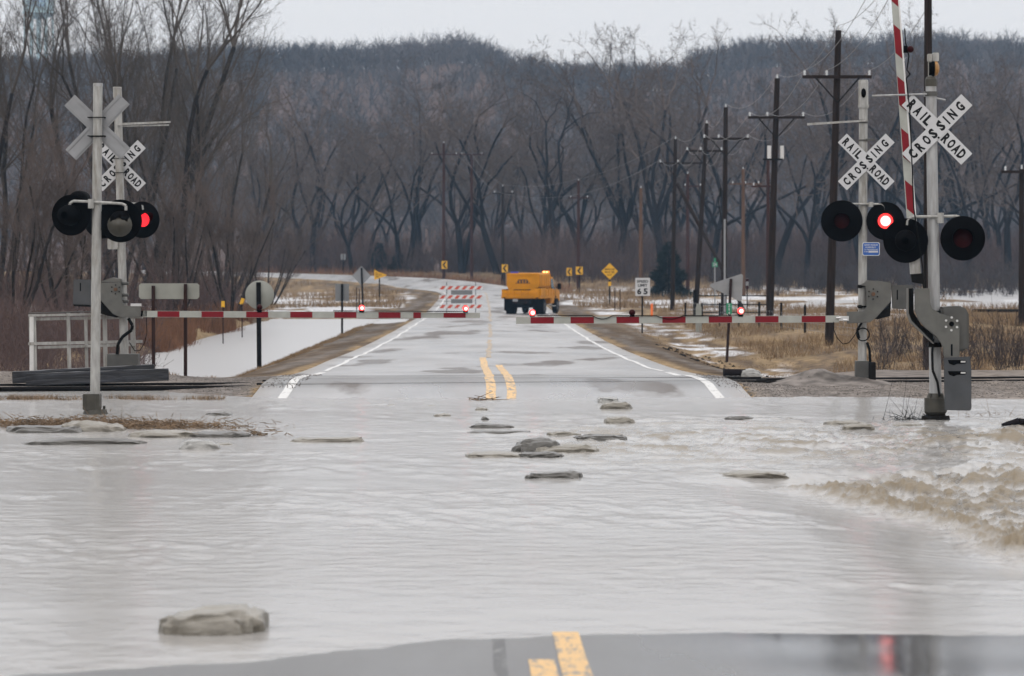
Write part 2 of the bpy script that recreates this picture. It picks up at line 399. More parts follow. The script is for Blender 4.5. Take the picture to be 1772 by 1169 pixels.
def strip(name, o0, o1, y0, y1, m, lift=.005, wig=0.0, gaps=()):
    vs = []; fs = []
    ii = [i for i in range(len(RP)) if y0 <= RP[i, 1] <= y1]
    arc = 0
    for n_, i in enumerate(ii):
        w0 = wig * (float(fbm(np.array([RP[i, 1] * .3]), np.array([o0]))[0]) - .5)
        for o in (o0 + w0, o1 + w0):
            p = road_pt(i, o); vs.append((p[0], p[1], p[2] + lift))
        if n_ and not any(a_ <= RP[i, 1] < b_ for a_, b_ in gaps): fs.append((2 * n_ - 2, 2 * n_ - 1, 2 * n_ + 1, 2 * n_))
    me = bpy.data.meshes.new(name); me.from_pydata(vs, [], fs); me.materials.append(m); me.update()
    return tag(link(name, me), kind='structure')
strip('white_edge_line', -3.76, -3.60, 57, 75, M['pwhite'], wig=.05)
strip('white_edge_line', 3.58, 3.74, 57, 75, M['pwhite'], wig=.05)
strip('white_edge_line', -3.73, -3.62, 75, 420, M['pwhite'], wig=.22)
strip('white_edge_line', 3.60, 3.71, 75, 420, M['pwhite'], wig=.22)
strip('yellow_centre_line', -.17, -.015, 6, 30, M['pyellow'], gaps=((20.8, 30),), wig=.03)
strip('yellow_centre_line', .01, .18, 6, 30, M['pyellow'], wig=.03)
strip('yellow_centre_line', -.26, -.09, 56, 92, M['pyellow'], wig=.10)
strip('yellow_centre_line', .09, .25, 56, 82, M['pyellow'], wig=.10)
strip('yellow_centre_line', -.10, .04, 92, 330, M['pfaint'], wig=.15, gaps=((128, 133), (172, 180)))

# ------------------------------------------------------------------ terrain
yv = np.concatenate([np.arange(4, 56, 4), np.arange(56, 80, .35), np.arange(80, 140, .8), np.arange(140, 260, 2.), np.arange(260, 520, 4.), np.arange(520, 1500, 16.), np.array([1600, 1900, 2500, 3500])])
tv = np.concatenate([-np.geomspace(3.0, .2, 24)[:-1], np.linspace(-.2, .2, 230), np.geomspace(.2, 3.0, 24)[1:]])
Yg, Tg = np.meshgrid(yv, tv, indexing='ij'); Xg = Yg * Tg
off, zr, bk = road_info(Xg, Yg)
def ridge(t):                                      # skyline height of the bluff at the photo's bearing t = X/Y
    px = t * F + 886
    yy = np.interp(px, [-3000, -400, 0, 250, 480, 620, 800, 850, 900, 960, 1040, 1100, 1180, 1210, 1300, 1450, 1560, 1772, 2200, 5000],
                   [150, 90, 92, 95, 84, 78, 74, 86, 112, 118, 112, 110, 122, 96, 80, 66, 62, 72, 60, 150])
    return CH + (430 - yy - 58) / F * 1020
def ground(X, Y, off, zr, bk):
    n1 = fbm(X * .12 + 50, Y * .05 + 20, 4); n2 = fbm(X * .9 + 5, Y * .35 + 7, 3)
    zf = -1.28 + .30 * (n1 - .5) + .10 * (n2 - .5)
    zb = np.interp(Y, [80, 176, 230], [0, 0, -.50])
    zf = np.where(X > 16, -1.22 + .6 * (fbm(X * .16 + 9, Y * .05 + 3, 3) - .5), zf)
    zf = zf + zb + 1.3 * sst(360, 430, Y) * sst(-60, 0, -np.abs(X) + 60)
    # left ditch holding the pond
    dl = sst(-13.9, -12.6, X - .5 * (n1 - .5)) * (1 - sst(-7.9, -7.2, X)) * sst(80, 88, Y) * (1 - sst(176, 190, Y))
    zf = zf + dl * (-1.8 - zf)
    zl = np.where((X < -13) & (Y < 230), .22, 0); zf = zf + zl
    dr = sst(6.4, 7.4, off) * (1 - sst(9.6, 10.8, off)) * sst(74, 84, Y) * (1 - sst(210, 240, Y)) * (off > 0)
    zf = zf - dr * .10
    zf = zf + .3 * sst(10.5, 13, off) * (1 - sst(190, 230, Y)) * (off < 25)
    # track embankment
    crest = np.where(X < 0, .07, .06) + .05 * (n2 - .5)
    emb = crest * sst(56.5, 58.6, Y) - .14 * (1 - sst(56.5, 58.6, Y))
    e2 = sst(-.05, .35, Y - 62.35 - .17 * X); emb = np.where(X < -5.3 + .8 * (n1 - .5), .04 * e2 - .14 * (1 - e2) + .03 * (n2 - .5), emb)
    e = 1 - sst(69.5, 77, Y); zf = zf * (1 - e) + emb * e
    # road verge
    ao = np.abs(off)
    ze = zr + bk * np.sign(off) * HW
    zs = ze - .04 - .05 * np.clip(ao - HW, 0, 1.2)
    vw = sst(5.2, 7.9, ao)
    z = zs * (1 - vw) + zf * vw
    z = np.where(ao < HW + .02, zr + bk * off - .07 - np.where(Y < 56, .12, 0), z)
    z = np.where((Y < 56.5) & (ao > 3.8), np.minimum(z, -.50 - .1 * sst(4.5, 7, ao)), z)
    # hills
    t = X / Y
    hr = ridge(t)
    hz = sst(560, 1010, Y) ** 1.25 * (hr + 3) + 4 * (fbm(t * 30, Y * .004 + 3, 3) - .5) * sst(600, 800, Y)
    z = z + hz
    return z
Zg = ground(Xg, Yg, off, zr, bk)
Vt = np.stack([Xg.ravel(), Yg.ravel(), Zg.ravel()], 1)
nr, nc = Xg.shape
ii, jj = np.meshgrid(np.arange(nr - 1), np.arange(nc - 1), indexing='ij')
b0 = (ii * nc + jj).ravel()
Ft = np.stack([b0, b0 + 1, b0 + nc + 1, b0 + nc], 1)
me = npmesh('ground', Vt, Ft, M['ground'], True)
col = np.ones((nr, nc, 4))
n1 = fbm(Xg * .5, Yg * .18, 4); n2 = fbm(Xg * 1.6 + 4, Yg * .5 + 2, 4); n3 = fbm(Xg * .25 + 31, Yg * .07 + 12, 3)
tan = np.array([.27, .195, .115]); brn = np.array([.115, .085, .06]); grv = np.array([.165, .15, .14]); ice = np.array([.47, .475, .49]); pur = np.array([.10, .072, .064])
n4 = fbm(Xg * 2.2 + 8, Yg * .10 + 1, 4)[..., None]; n5 = sst(.4, .62, n4)
c = tan * .8 * (1 - n5) + brn * n5
c = c * (.65 + .7 * n2[..., None])
ao = np.abs(off)
vb = (sst(4.4, 4.7, ao) * (1 - sst(5.9, 7.2, ao + (n1 - .5) * 2)))[..., None]
c = c * (1 - vb) + (brn * .75 * (1 - n5) + (brn * .3 + grv * .55) * n5) * (.55 + .9 * n2[..., None]) * vb
icem = (sst(.525, .57, .6 * n1 + .4 * n2) * sst(6.6, 7.4, ao) * (1 - sst(8.8, 10.2, off)) * (off > 0) * sst(76, 84, Yg) * (1 - sst(240, 300, Yg)))
icel = sst(.47, .53, n3) * (X_ := (off < -6.5)) * sst(186, 196, Yg) * (1 - sst(330, 350, Yg)) * sst(-40, -30, Xg)
icer = sst(.5, .55, n3) * (off > 12) * sst(150, 200, Yg) * (1 - sst(360, 380, Yg))
icer2 = sst(.42, .5, n3) * (off > 5.6) * (off < 20) * sst(250, 262, Yg) * (1 - sst(300, 345, Yg))
im = np.clip(icem + icel + icer + icer2, 0, 1)[..., None]
c = c * (1 - im) + ice * im
gv = ((Yg > 55) & (Yg < 71) & (ao > 4.3)).astype(float)[..., None] * .85
c = c * (1 - gv) + (grv * (.7 + .6 * n2[..., None])) * gv
lf = ((Yg < 71) & (Yg > 62) & (Xg < -11)).astype(float)[..., None] * .9
c = c * (1 - lf) + tan * .9 * lf
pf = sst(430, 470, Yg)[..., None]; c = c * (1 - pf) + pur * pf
col[..., :3] = c
a = me.color_attributes.new('gcol', 'FLOAT_COLOR', 'POINT'); a.data.foreach_set('color', col.astype(np.float32).ravel())
tag(link('ground', me), kind='structure')
def gz(X, Y):
    X = np.atleast_1d(np.asarray(X, float)); Y = np.atleast_1d(np.asarray(Y, float))
    o, zr_, b_ = road_info(X, Y); return ground(X, Y, o, zr_, b_)
def gz1(X, Y): return float(gz(X, Y)[0])

# ponds and flooded fields behind the crossing
PL = -1.33
v = np.array([(-60, 77, PL), (-5.6, 77, PL), (-5.6, 189, PL), (-60, 189, PL)])
tag(link('pond_water', npmesh('pond', v, np.array([(0, 1, 2, 3)]), M['pond'])), kind='structure')
v = np.array([(15, 150, -1.72), (400, 150, -1.72), (400, 400, -1.72), (15, 400, -1.72)])
tag(link('flooded_field_water', npmesh('pond2', v, np.array([(0, 1, 2, 3)]), M['pond'])), kind='structure')

# ------------------------------------------------------------------ foreground flood water
rows = np.concatenate([15000 / np.linspace(256.5, 860, 470)])[::-1]     # spaced to keep near detail
cols_t = np.concatenate([np.linspace(-.215, .215, 620)])
Yw, Tw = np.meshgrid(rows, cols_t, indexing='ij'); Xw = Yw * Tw
xe = np.interp(Yw, [17, 22, 28, 32, 37.3, 38.2, 40, 41.5, 44, 47.5, 50, 53, 60], [4.9, 4.6, 4.25, 4.0, 3.05, 3.6, 5.2, 6, 6, 6.2, 7, 8, 9])
wob = .5 * (fbm(Xw * 1.3, Yw * .8, 3) - .5)
T = sst(-.1, .9, Xw + wob - xe)
band = np.exp(-((Xw + wob - xe - .35) / .42) ** 2) * sst(27, 29.5, Yw) * (1 - sst(37.0, 38.2, Yw))
chop = (fbm(Xw * 2.2 + .8 * Yw, Yw * 1.6, 4) - .5); chop2 = (fbm(Xw * 7, Yw * 4.5 + 9, 3) - .5)
chop3 = fbm(Xw * 13, Yw * 6 + 2, 3) - .5
calm = .018 * (fbm(Xw * 4.2 + 3 + 1.1 * Yw, Yw * 1.7 - .9 * Xw, 4) - .5) * (.35 + 1.3 * sst(.42, .6, fbm(Xw * .25 + 7, Yw * .5, 3))) + .010 * (fbm(Xw * .25, Yw * .6 + 5, 3) - .5)
mid = np.exp(-((Yw - 45) / 4.5) ** 2) * sst(-1.0, 2.5, Xw) * (1 - sst(36, 40, 80 - Yw) * 0)
Zw = calm + T * (.13 * chop + .15 * chop2 + .09 * chop3) + mid * (.10 * chop + .07 * chop2 + .04 * chop3)
Zw = Zw - .10 * sst(-1.6, .1, Xw - xe) * sst(26, 28, Yw) * (1 - sst(37, 39.5, Yw)) - .05 * T
Zw += band * (.05 + .10 * np.abs(chop2) * 2 + .10 * chop + .14 * chop3)
ridged = 1 - np.abs(2 * fbm(Xw * .9 - .5 * Yw, Yw * 1.9, 3) - 1)
Zw += .022 * sst(.8, 1, ridged) * sst(-1.5, 3, Xw) * sst(36, 44, Yw) * (1 - sst(50, 55, Yw))
nearedge = 1 - sst(22, 27, Yw)
Zw *= (1 - .8 * nearedge * (1 - T)); Zw += nearedge * (.010 * (fbm(Xw * 2.5, Yw * 2.2, 4) - .5) + .012 * (fbm(Xw * .6 + 3, Yw * .4, 2) - .5))
V = np.stack([Xw.ravel(), Yw.ravel(), Zw.ravel()], 1); nr, nc = Xw.shape
ii, jj = np.meshgrid(np.arange(nr - 1), np.arange(nc - 1), indexing='ij'); b0 = (ii * nc + jj).ravel()
me = npmesh('flood_water', V, np.stack([b0, b0 + 1, b0 + nc + 1, b0 + nc], 1), M['water'], True)
fo = np.zeros((nr, nc, 4)); fo[..., 3] = 1
fo[..., 0] = np.clip(band * (.45 + 2.8 * (chop3 + .05)) + T * sst(-.02, .18, chop * .6 + chop2 * .8 + chop3 * .8) * .9 + mid * sst(.06, .22, chop + .5 * chop2 + .5 * chop3) * .9, 0, 1)
rip = np.exp(-((Yw - 26.5) / 1.9) ** 2) * .9 + .35 * sst(.5, .62, fbm(Xw * .3, Yw * .9 + 2, 3))
fo[..., 1] = np.clip(rip * (1 - nearedge * .9) + T * 1.2, 0, 2); fo[..., 2] = np.clip(T * sst(-.12, .12, chop + .6 * chop2) + .55 * mid * sst(-.05, .1, chop), 0, 1)
a = me.color_attributes.new('foam', 'FLOAT_COLOR', 'POINT'); a.data.foreach_set('color', fo.astype(np.float32).ravel())
tag(link('flood_water', me), kind='structure')
# the same flood carried on to both sides
for sgn in (-1, 1):
    e = [(sgn * .2145 * d, d) for d in (17.5, 30, 45, 58.4)]
    vs = [(x, y, -.035) for x, y in e] + [(sgn * 120, y, -.035) for x, y in e]
    fs = [(i, i + 1, i + 5, i + 4) for i in range(3)]
    if sgn > 0: fs = [q[::-1] for q in fs]
    tag(link('flood_water', npmesh('flood_water_side', np.array(vs), np.array(fs)[:, ::-1], M['water'])), kind='structure')
# water reaching up to the left bank
vs = [(-30, 58.3, -.006), (-4.25, 58.3, -.006), (-4.6, 58.9, -.006), (-5.6, 61.3, -.006), (-12, 60.25, -.006), (-30, 57.3, -.006)]
me = bpy.data.meshes.new('w'); me.from_pydata(vs, [], [(0, 1, 2, 3, 4, 5)]); me.materials.append(M['water'])
tag(link('bank_water', me), kind='structure')

# ------------------------------------------------------------------ railway
def rx(X): return 62.35 + .17 * X        # near rail line
for k, dd in ((0, 0), (1, 1.435)):
    tr = thing('railway_rail', ['near rail of the track running across the wet road', 'far rail of the track running across the wet road'][k], 'rail', (0, rx(0) + dd, 0), math.atan(.17))
    for x0, x1, zt in ((-60, -4.6, .075), (4.7, 60, .09)):
        m_ = MB(); m_.prism([(-.035, 0), (.035, 0), (.035, -.04), (.01, -.05), (.01, -.15), (.075, -.17), (.075, -.185), (-.075, -.185), (-.075, -.17), (-.01, -.15), (-.01, -.05), (-.035, -.04)], x0, x1)
        o = m_.build('rail_length', M['rail'], tr, (0, 0, zt)); 
        for v_ in o.data.vertices: v_.co = Vector((v_.co.y, v_.co.x, v_.co.z))
        fixn(o)
    MB().box(-4.6, 4.7, -.03, .03, -.1, .004).build('rail_in_road', M['rail'], tr, (0, 0, .112))
# rubber flangeway strips and seams in the crossing surface
for dd, wd, m_ in ((-.75, .10, 'greyl'), (2.2, .12, 'pwhite')):
    vs = []; 
    for X in np.linspace(-4.4, 4.4, 23):
        for s_ in (0, wd): 
            Y = rx(X) + dd + s_ + .02 * math.sin(X * 3 + dd); o_, z_, _ = road_info(np.array([X]), np.array([Y])); vs.append((X, Y, float(z_[0]) - .002 + .012 + (.0 if Y < 68 else -.0)))
    fs = [(2 * i, 2 * i + 2, 2 * i + 3, 2 * i + 1) for i in range(22)]
    me = bpy.data.meshes.new('s'); me.from_pydata(vs, [], fs); me.materials.append(M[m_])
    tag(link('crossing_seam', me), kind='structure')
# dark tar seam down the near pavement
strip('tar_seam', -.38, -.30, 6, 22.3, M['pdark'], lift=.003, wig=.04)
# ------------------------------------------------------------------ vegetation
def ribbons(p0, p1, w0, w1, g=rng):
    d = p1 - p0; q = g.normal(size=d.shape); s_ = np.cross(d, q); s_ /= np.linalg.norm(s_, axis=1)[:, None] + 1e-9
    V = np.stack([p0 - s_ * w0[:, None], p0 + s_ * w0[:, None], p1 + s_ * w1[:, None], p1 - s_ * w1[:, None]], 1).reshape(-1, 3)
    return V, np.arange(len(V)).reshape(-1, 4)
def tubes(p0, p1, r0, r1, n):
    d = p1 - p0; d /= np.linalg.norm(d, axis=1)[:, None] + 1e-9
    ref = np.tile([.31, .95, .04], (len(d), 1)); u = np.cross(d, ref); u /= np.linalg.norm(u, axis=1)[:, None] + 1e-9; w_ = np.cross(d, u)
    a = np.arange(n) * 2 * np.pi / n; ca = np.cos(a)[None, :, None]; sa = np.sin(a)[None, :, None]
    ring = u[:, None] * ca + w_[:, None] * sa
    A = p0[:, None] + ring * r0[:, None, None]; B = (p1 + d * r1[:, None] * .3)[:, None] + ring * r1[:, None, None]
    V = np.concatenate([A, B], 1).reshape(-1, 3)
    i = np.arange(n); j = (i + 1) % n
    f = np.stack([i, j, n + j, n + i], 1)[None] + (np.arange(len(p0)) * 2 * n)[:, None, None]
    return V, f.reshape(-1, 4)
def rv(): return Vector((random.gauss(0, 1), random.gauss(0, 1), random.gauss(0, 1)))
def grow(segs, p, d, Ln, r, lv, A):
    n = A['n'][lv]; wob = A['wob'][lv]; up = A['up'][lv]; last = lv == A['max']
    for i in range(n):
        d = (d + rv() * wob + Vector((0, 0, up))).normalized()
        q = p + d * (Ln / n)
        r1 = r * (1 - A['tap'][lv] / n)
        segs.append((p.x, p.y, p.z, q.x, q.y, q.z, r, max(r1, .004), lv))
        p = q; r = r1
        if not last and i >= A['start'][lv]:
            kids = A['kids'][lv]; kn = int(kids) + (random.random() < kids - int(kids))
            for _ in range(kn):
                ax = d.cross(rv()).normalized(); ang = random.uniform(*A['ang'][lv])
                cd = (Matrix.Rotation(ang, 3, ax) @ d)
                f = 1 - .45 * i / n
                grow(segs, p, cd, Ln * A['lr'][lv] * random.uniform(.6, 1.1) * f, r * A['rr'][lv] * random.uniform(.75, 1), lv + 1, A)
    if not last:
        for s_ in (-1, 1):
            ax = d.cross(rv()).normalized()
            grow(segs, p, Matrix.Rotation(.35 * random.uniform(.6, 1.3), 3, ax) @ d, Ln * A['lr'][lv] * .8, r * .8, lv + 1, A)
    return segs
COT = dict(max=5, n=[5, 6, 5, 4, 3, 2], wob=[.08, .17, .22, .24, .24, .2], up=[.03, .07, .05, .03, .02, .02], tap=[.35, .6, .7, .8, .8, .8], start=[4, 1, 1, 1, 0, 0],
           kids=[2, .95, 1.25, 1.3, 1.6, 0], ang=[(.25, .75), (.45, 1.0), (.4, 1.0), (.4, 1.1), (.4, 1.1), (0, 0)], lr=[1.15, .55, .55, .55, .55, .5], rr=[.66, .6, .55, .5, .5, .5])
WIL = dict(max=4, n=[8, 6, 5, 4, 3], wob=[.07, .1, .12, .14, .15], up=[.045, .06, .05, .04, .03], tap=[.75, .75, .8, .8, .8], start=[2, 1, 0, 0, 0],
           kids=[1.7, 1.7, 1.7, 1.8, 0], ang=[(.25, .7), (.3, .7), (.3, .7), (.3, .8), (0, 0)], lr=[.5, .5, .5, .5, .5], rr=[.5, .5, .5, .55, .5])
def tree_meshes(segs, name, cut, tm, wm, minr=.011, sides=(8, 7, 5, 3)):
    S = np.array(segs); lv = S[:, 8]
    def part(msk, nm, m_, solid):
        Vs = []; Fs = []; base = 0
        for l in range(6):
            q = S[msk & (lv == l)]
            if not len(q): continue
            if l < 4 and solid or l <= 2: v_, f_ = tubes(q[:, :3], q[:, 3:6], q[:, 6], q[:, 7], sides[min(l, 3)])
            else: v_, f_ = ribbons(q[:, :3], q[:, 3:6], np.maximum(q[:, 6], minr), np.maximum(q[:, 7], minr * .7))
            Vs.append(v_); Fs.append(f_ + base); base += len(v_)
        return npmesh(nm, np.concatenate(Vs), np.concatenate(Fs), m_)
    return part(lv < cut, name + '_trunk', tm, True), part(lv >= cut, name + '_crown', wm, False)
def cottonwood(seed, h, spread=1.0, lean=0.0, forks=3, dense=1.0, tall=.3):
    random.seed(seed); segs = []
    d = Vector((lean, random.gauss(0, .05), 1)).normalized()
    A = dict(COT); A['kids'] = [0, .95 * dense, 1.25 * dense, 1.3 * dense, 1.6, 0]
    p = Vector((0, 0, -.6)); r = .46 * h / 22
    L0 = h * tall; n = 5
    for i in range(n):
        d = (d + rv() * .06).normalized(); q = p + d * L0 / n; segs.append((*p, *q, r, r * .94, 0)); p = q; r *= .94
    a0 = random.uniform(0, 6.28)
    for k in range(forks):
        a = a0 + k * 6.28 / forks + random.gauss(0, .3); t = random.uniform(.22, .55) * spread
        cd = (d + Vector((math.cos(a), math.sin(a), 0)) * t).normalized()
        grow(segs, p.copy(), cd, h * .62 * random.uniform(.75, 1.05), r * random.uniform(.6, .8), 1, A)
    return segs
def willow(seed, h, stems=7, spread=.75, kids=1.0):
    random.seed(seed); segs = []
    A = dict(WIL); A['kids'] = [k * kids for k in WIL['kids']]
    for k in range(stems):
        a = k * 6.28 / stems + random.gauss(0, .35); t = spread * random.uniform(.25, 1)
        cd = Vector((math.cos(a) * t, math.sin(a) * t, 1)).normalized()
        grow(segs, Vector((math.cos(a) * .4, math.sin(a) * .4, -.4)), cd, h * random.uniform(.62, .95), h * .0115 * random.uniform(.7, 1.3), 0, A)
    return segs
def place_tree(ms, name, label, cat, X, Y, sc_, rz, group=None):
    t = thing(name, label, cat, (X, Y, gz1(X, Y) - .1), rz, group); t.scale = (sc_,) * 3
    link('trunk', ms[0], t); link('crown', ms[1], t)
    return t
cots = []
for k, (h_, sp, le, fk, de, ta) in enumerate([(23, 1.0, .05, 3, 1, .30), (25, .8, -.1, 3, 1, .34), (22, 1.2, .25, 2, 1, .30), (24, 1.0, -.3, 3, .95, .28), (26, .9, 0, 4, .95, .26),
                                              (21, 1.3, .1, 3, 1.05, .25), (25, 1.0, -.05, 2, 1.1, .36), (23, .8, .12, 4, 1, .30)]):
    cots.append(tree_meshes(cottonwood(100 + k, h_, sp, le, fk, de, ta), 'cottonwood', 2, M['bark'], M['twig'], .017))
snag = tree_meshes(cottonwood(207, 22, 1.15, .05, 2, .45, .42), 'bare_snag', 3, M['bark'], M['twigd'], .014)
TG = 'bare cottonwoods in the tree line behind the road bend'
TL = 'bare leafless cottonwood standing in the long tree line below the bluff'
rt = random.Random(5)
def road_clear(X, Y, m_=9):
    o, _, _ = road_info(np.array([X]), np.array([Y])); return abs(o[0]) > m_
# the ones that stand out
special = [
    (960, 415, snag, 1.02, 1.7, 'bare forked cottonwood with a clean Y-shaped trunk near the centre of the tree line'),
    (1150, 400, cots[4], 1.12, .4, 'tallest wide-crowned bare cottonwood left of the row of utility poles, its twigs against the sky'),
    (585, 432, cots[3], .92, 2.9, 'bare cottonwood leaning left behind the grey diamond sign'),
    (700, 430, cots[2], 1.0, 0.1, 'bare cottonwood leaning right above the white barricade'),
    (800, 425, cots[0], 1.05, 2.1, 'broad bare cottonwood behind the chevron sign at the road bend'),
    (1010, 440, cots[6], .95, .9, 'two-limbed bare cottonwood just right of the yellow truck'),
]
for px, d, ms, s_, rz, lb in special:
    place_tree(ms, 'cottonwood_tree', lb, 'tree', (px - 886) / F * d, d, s_ * .92, rz)
n_t = 0
ZN = ['behind the far left end of the road bend', 'behind the pennant sign and its neighbours', 'behind the striped barricade', 'behind the yellow truck', 'behind the yellow diamond sign and cedar', 'behind the row of utility poles', 'behind the two right crossbucks', 'at the right edge of the photo']
for row, (d0, step, smin, smax) in enumerate(((428, 84, .98, 1.2), (458, 70, .9, 1.1), (495, 74, .9, 1.06), (540, 80, .9, 1.1))):
    px = 440 + row * 17
    while px < 1860:
        d = d0 + rt.uniform(-10, 10); X = (px - 886) / F * d
        if px > 1230: s_ = rt.uniform(smin + .12, smax + .12); d -= 40
        elif px < 640: s_ = rt.uniform(smin - .1, smax - .12)
        elif 1030 < px < 1230: s_ = rt.uniform(smin + .02, smax + .1)
        elif 850 < px < 1030: s_ = rt.uniform(smin - .12, smax - .1)
        else: s_ = rt.uniform(smin, smax)
        X = (px - 886) / F * d
        if road_clear(X, d):
            zi = sum(px > a_ for a_ in (600, 740, 880, 1040, 1240, 1480, 1640)); zn_ = ZN[zi]; nm_ = ('front', 'second', 'third', 'rearmost')[row]
            place_tree(rt.choice(cots), 'cottonwood_tree', 'bare cottonwood, %s row, %s' % (nm_, zn_), 'tree', X, d, s_ * rt.uniform(.68, .96), rt.uniform(0, 6.28), 'bare cottonwoods of the %s row %s' % (nm_, zn_)); n_t += 1
        px += step * rt.uniform(.7, 1.3)
for k in range(14):       # the line goes on left behind the willows
    X = -75 + k * 3.4; d = 470 + rt.uniform(0, 60)
    if road_clear(X, d): place_tree(rt.choice(cots), 'cottonwood_tree', 'bare cottonwood seen dimly through the big multi-stemmed trees on the left', 'tree', X, d, rt.uniform(.45, .6), rt.uniform(0, 6.28), 'cottonwoods behind the left trees')

# big multi-stemmed willows on the left
wil = [tree_meshes(willow(31, 18, 6, .5, .80), 'willow', 1, M['barkl'], M['twigw'], .0045, (7, 5, 3, 3)),
       tree_meshes(willow(33, 18, 8, .95, .80), 'willow', 1, M['barkl'], M['twigw'], .0045, (7, 5, 3, 3)),
       tree_meshes(willow(38, 12, 9, .8, .82), 'willow', 1, M['barkl'], M['twig'], .006, (7, 5, 3, 3))]
for px, d, ms, s_, rz, lb in (
    (-8, 190, 0, .88, .3, 'tall bare multi-stemmed tree at the left edge, below the water tower'),
    (205, 205, 1, 1.12, 1.2, 'tall bare multi-stemmed tree rising behind the grey crossbuck back'),
    (285, 190, 0, .88, 2.4, 'tall bare multi-stemmed tree right of the left crossbucks, reaching the top of the photo'),
    (385, 240, 1, .80, 4.0, 'bare spreading multi-stemmed tree leaning right over the left field'),
    (462, 262, 2, .62, 1.1, 'low dark bare bushy tree where the bend disappears on the left'),
    (400, 175, 2, .50, 2.6, 'dark bare thicket tree behind the round sign back'),
    (300, 160, 2, .52, 3.3, 'dark bare thicket tree behind the wide board on two posts'),
    (120, 150, 2, .62, 0.3, 'dark bare thicket tree behind the white railing frame'),
    (20, 140, 2, .62, 5.2, 'dark bare thicket tree at the left edge behind the timbers')):
    place_tree(wil[ms], 'willow_tree' if ms < 2 else 'thicket_tree', lb, 'tree', (px - 886) / F * d, d, s_, rz)

# brush masses: shrub templates merged into one mesh each
def shrub_t(seed, stems, h, spread, tw=3):
    g = np.random.default_rng(seed); P0 = []; P1 = []; W0 = []; W1 = []
    for k in range(stems):
        a = g.uniform(0, 6.28); t = g.uniform(.05, spread); d = np.array([math.cos(a) * t, math.sin(a) * t, 1]); d /= np.linalg.norm(d)
        L_ = h * g.uniform(.55, 1); p = np.array([g.normal(0, .3), g.normal(0, .3), -.1]); n = 4
        for i in range(n):
            d = d + g.normal(0, .09, 3); d /= np.linalg.norm(d); q = p + d * L_ / n
            P0.append(p); P1.append(q); W0.append(.018 * (1 - i / 5)); W1.append(.018 * (1 - (i + 1) / 5))
            for _ in range(tw if i else 1):
                e = d + g.normal(0, .42, 3); e /= np.linalg.norm(e); l2 = L_ * g.uniform(.12, .3)
                P0.append(p + (q - p) * g.uniform()); P1.append(P0[-1] + e * l2); W0.append(.009); W1.append(.005)
            p = q
    return tuple(np.array(q) for q in (P0, P1, W0, W1))
def mass(name, tmpl, X, Y, S, m_, label, cat, wmul=1.0, z=None, seed=3, sz=None):
    g = np.random.default_rng(seed); Z = gz(X, Y) if z is None else z; Vs = []; Fs = []; b = 0
    ch = g.integers(0, len(tmpl), len(X)); rz = g.uniform(0, 6.28, len(X)); sz = S if sz is None else sz
    for k, (P0, P1, W0, W1) in enumerate(tmpl):
        q = ch == k
        if not q.any(): continue
        c_, s_ = np.cos(rz[q])[:, None], np.sin(rz[q])[:, None]
        def tf(Pn):
            x = (Pn[None, :, 0] * c_ - Pn[None, :, 1] * s_) * S[q][:, None] + X[q][:, None]
            y = (Pn[None, :, 0] * s_ + Pn[None, :, 1] * c_) * S[q][:, None] + Y[q][:, None]
            zz = Pn[None, :, 2] * sz[q][:, None] + Z[q][:, None]
            return np.stack([x, y, zz], 2).reshape(-1, 3)
        n_ = int(q.sum()); v_, f_ = ribbons(tf(P0), tf(P1), np.tile(W0, n_) * wmul, np.tile(W1, n_) * wmul, g)
        Vs.append(v_); Fs.append(f_ + b); b += len(v_)
    me = npmesh(name, np.concatenate(Vs), np.concatenate(Fs), m_)
    return tag(link(name, me), label, cat, kind='stuff')
g = np.random.default_rng(11)
sh1 = [shrub_t(i, 16, 3.2, .5) for i in range(4)]
def scatter(n, x0, x1, y0, y1, keep=None):
    Y = np.sqrt(g.uniform(y0 ** 2, y1 ** 2, n)); X = (g.uniform(x0, x1, n) - 886) / F * Y
    k = np.abs(road_info(X, Y)[0]) > 9
    if keep is not None: k &= keep(X, Y)
    return X[k], Y[k]
X, Y = scatter(1250, 420, 1850, 385, 475, lambda X, Y: (Y > 425) | (X > 2))
mass('undergrowth', sh1, X, Y, g.uniform(.7, 2.1, len(X)) * (.6 + .8 * fbm(X * .2, Y * .1, 2)), M['twigr'], 'reddish bare brush filling the foot of the tree line', 'brush', 1.7)
X, Y = scatter(200, 1240, 1850, 300, 400, lambda X, Y: X > 14)
mass('field_brush', sh1, X, Y, g.uniform(.5, 1.2, len(X)), M['twigd'], 'dark bare brush beyond the flooded field on the right', 'brush', 1.3)
X, Y = scatter(200, -60, 470, 128, 300, lambda X, Y: X < -13.6 - (Y > 185) * (Y - 185) * .06)
mass('left_thicket', sh1, X, Y, g.uniform(.45, 1.2, len(X)), M['twigr'], 'dark bare thicket under the tall trees on the left', 'brush', 1.0)
X, Y = scatter(130, -60, 240, 84, 130)
mass('near_thicket', sh1, X, Y, g.uniform(.35, .75, len(X)), M['twigr'], 'bare purplish brush behind the white railing frame', 'brush', .6)
X, Y = scatter(38, 1520, 1850, 76, 120, lambda X, Y: X > 9.5)
mass('right_shrubs', sh1, X, Y, g.uniform(.3, .62, len(X)), M['twigd'], 'bare dark shrubs behind the track on the right', 'brush', .6)

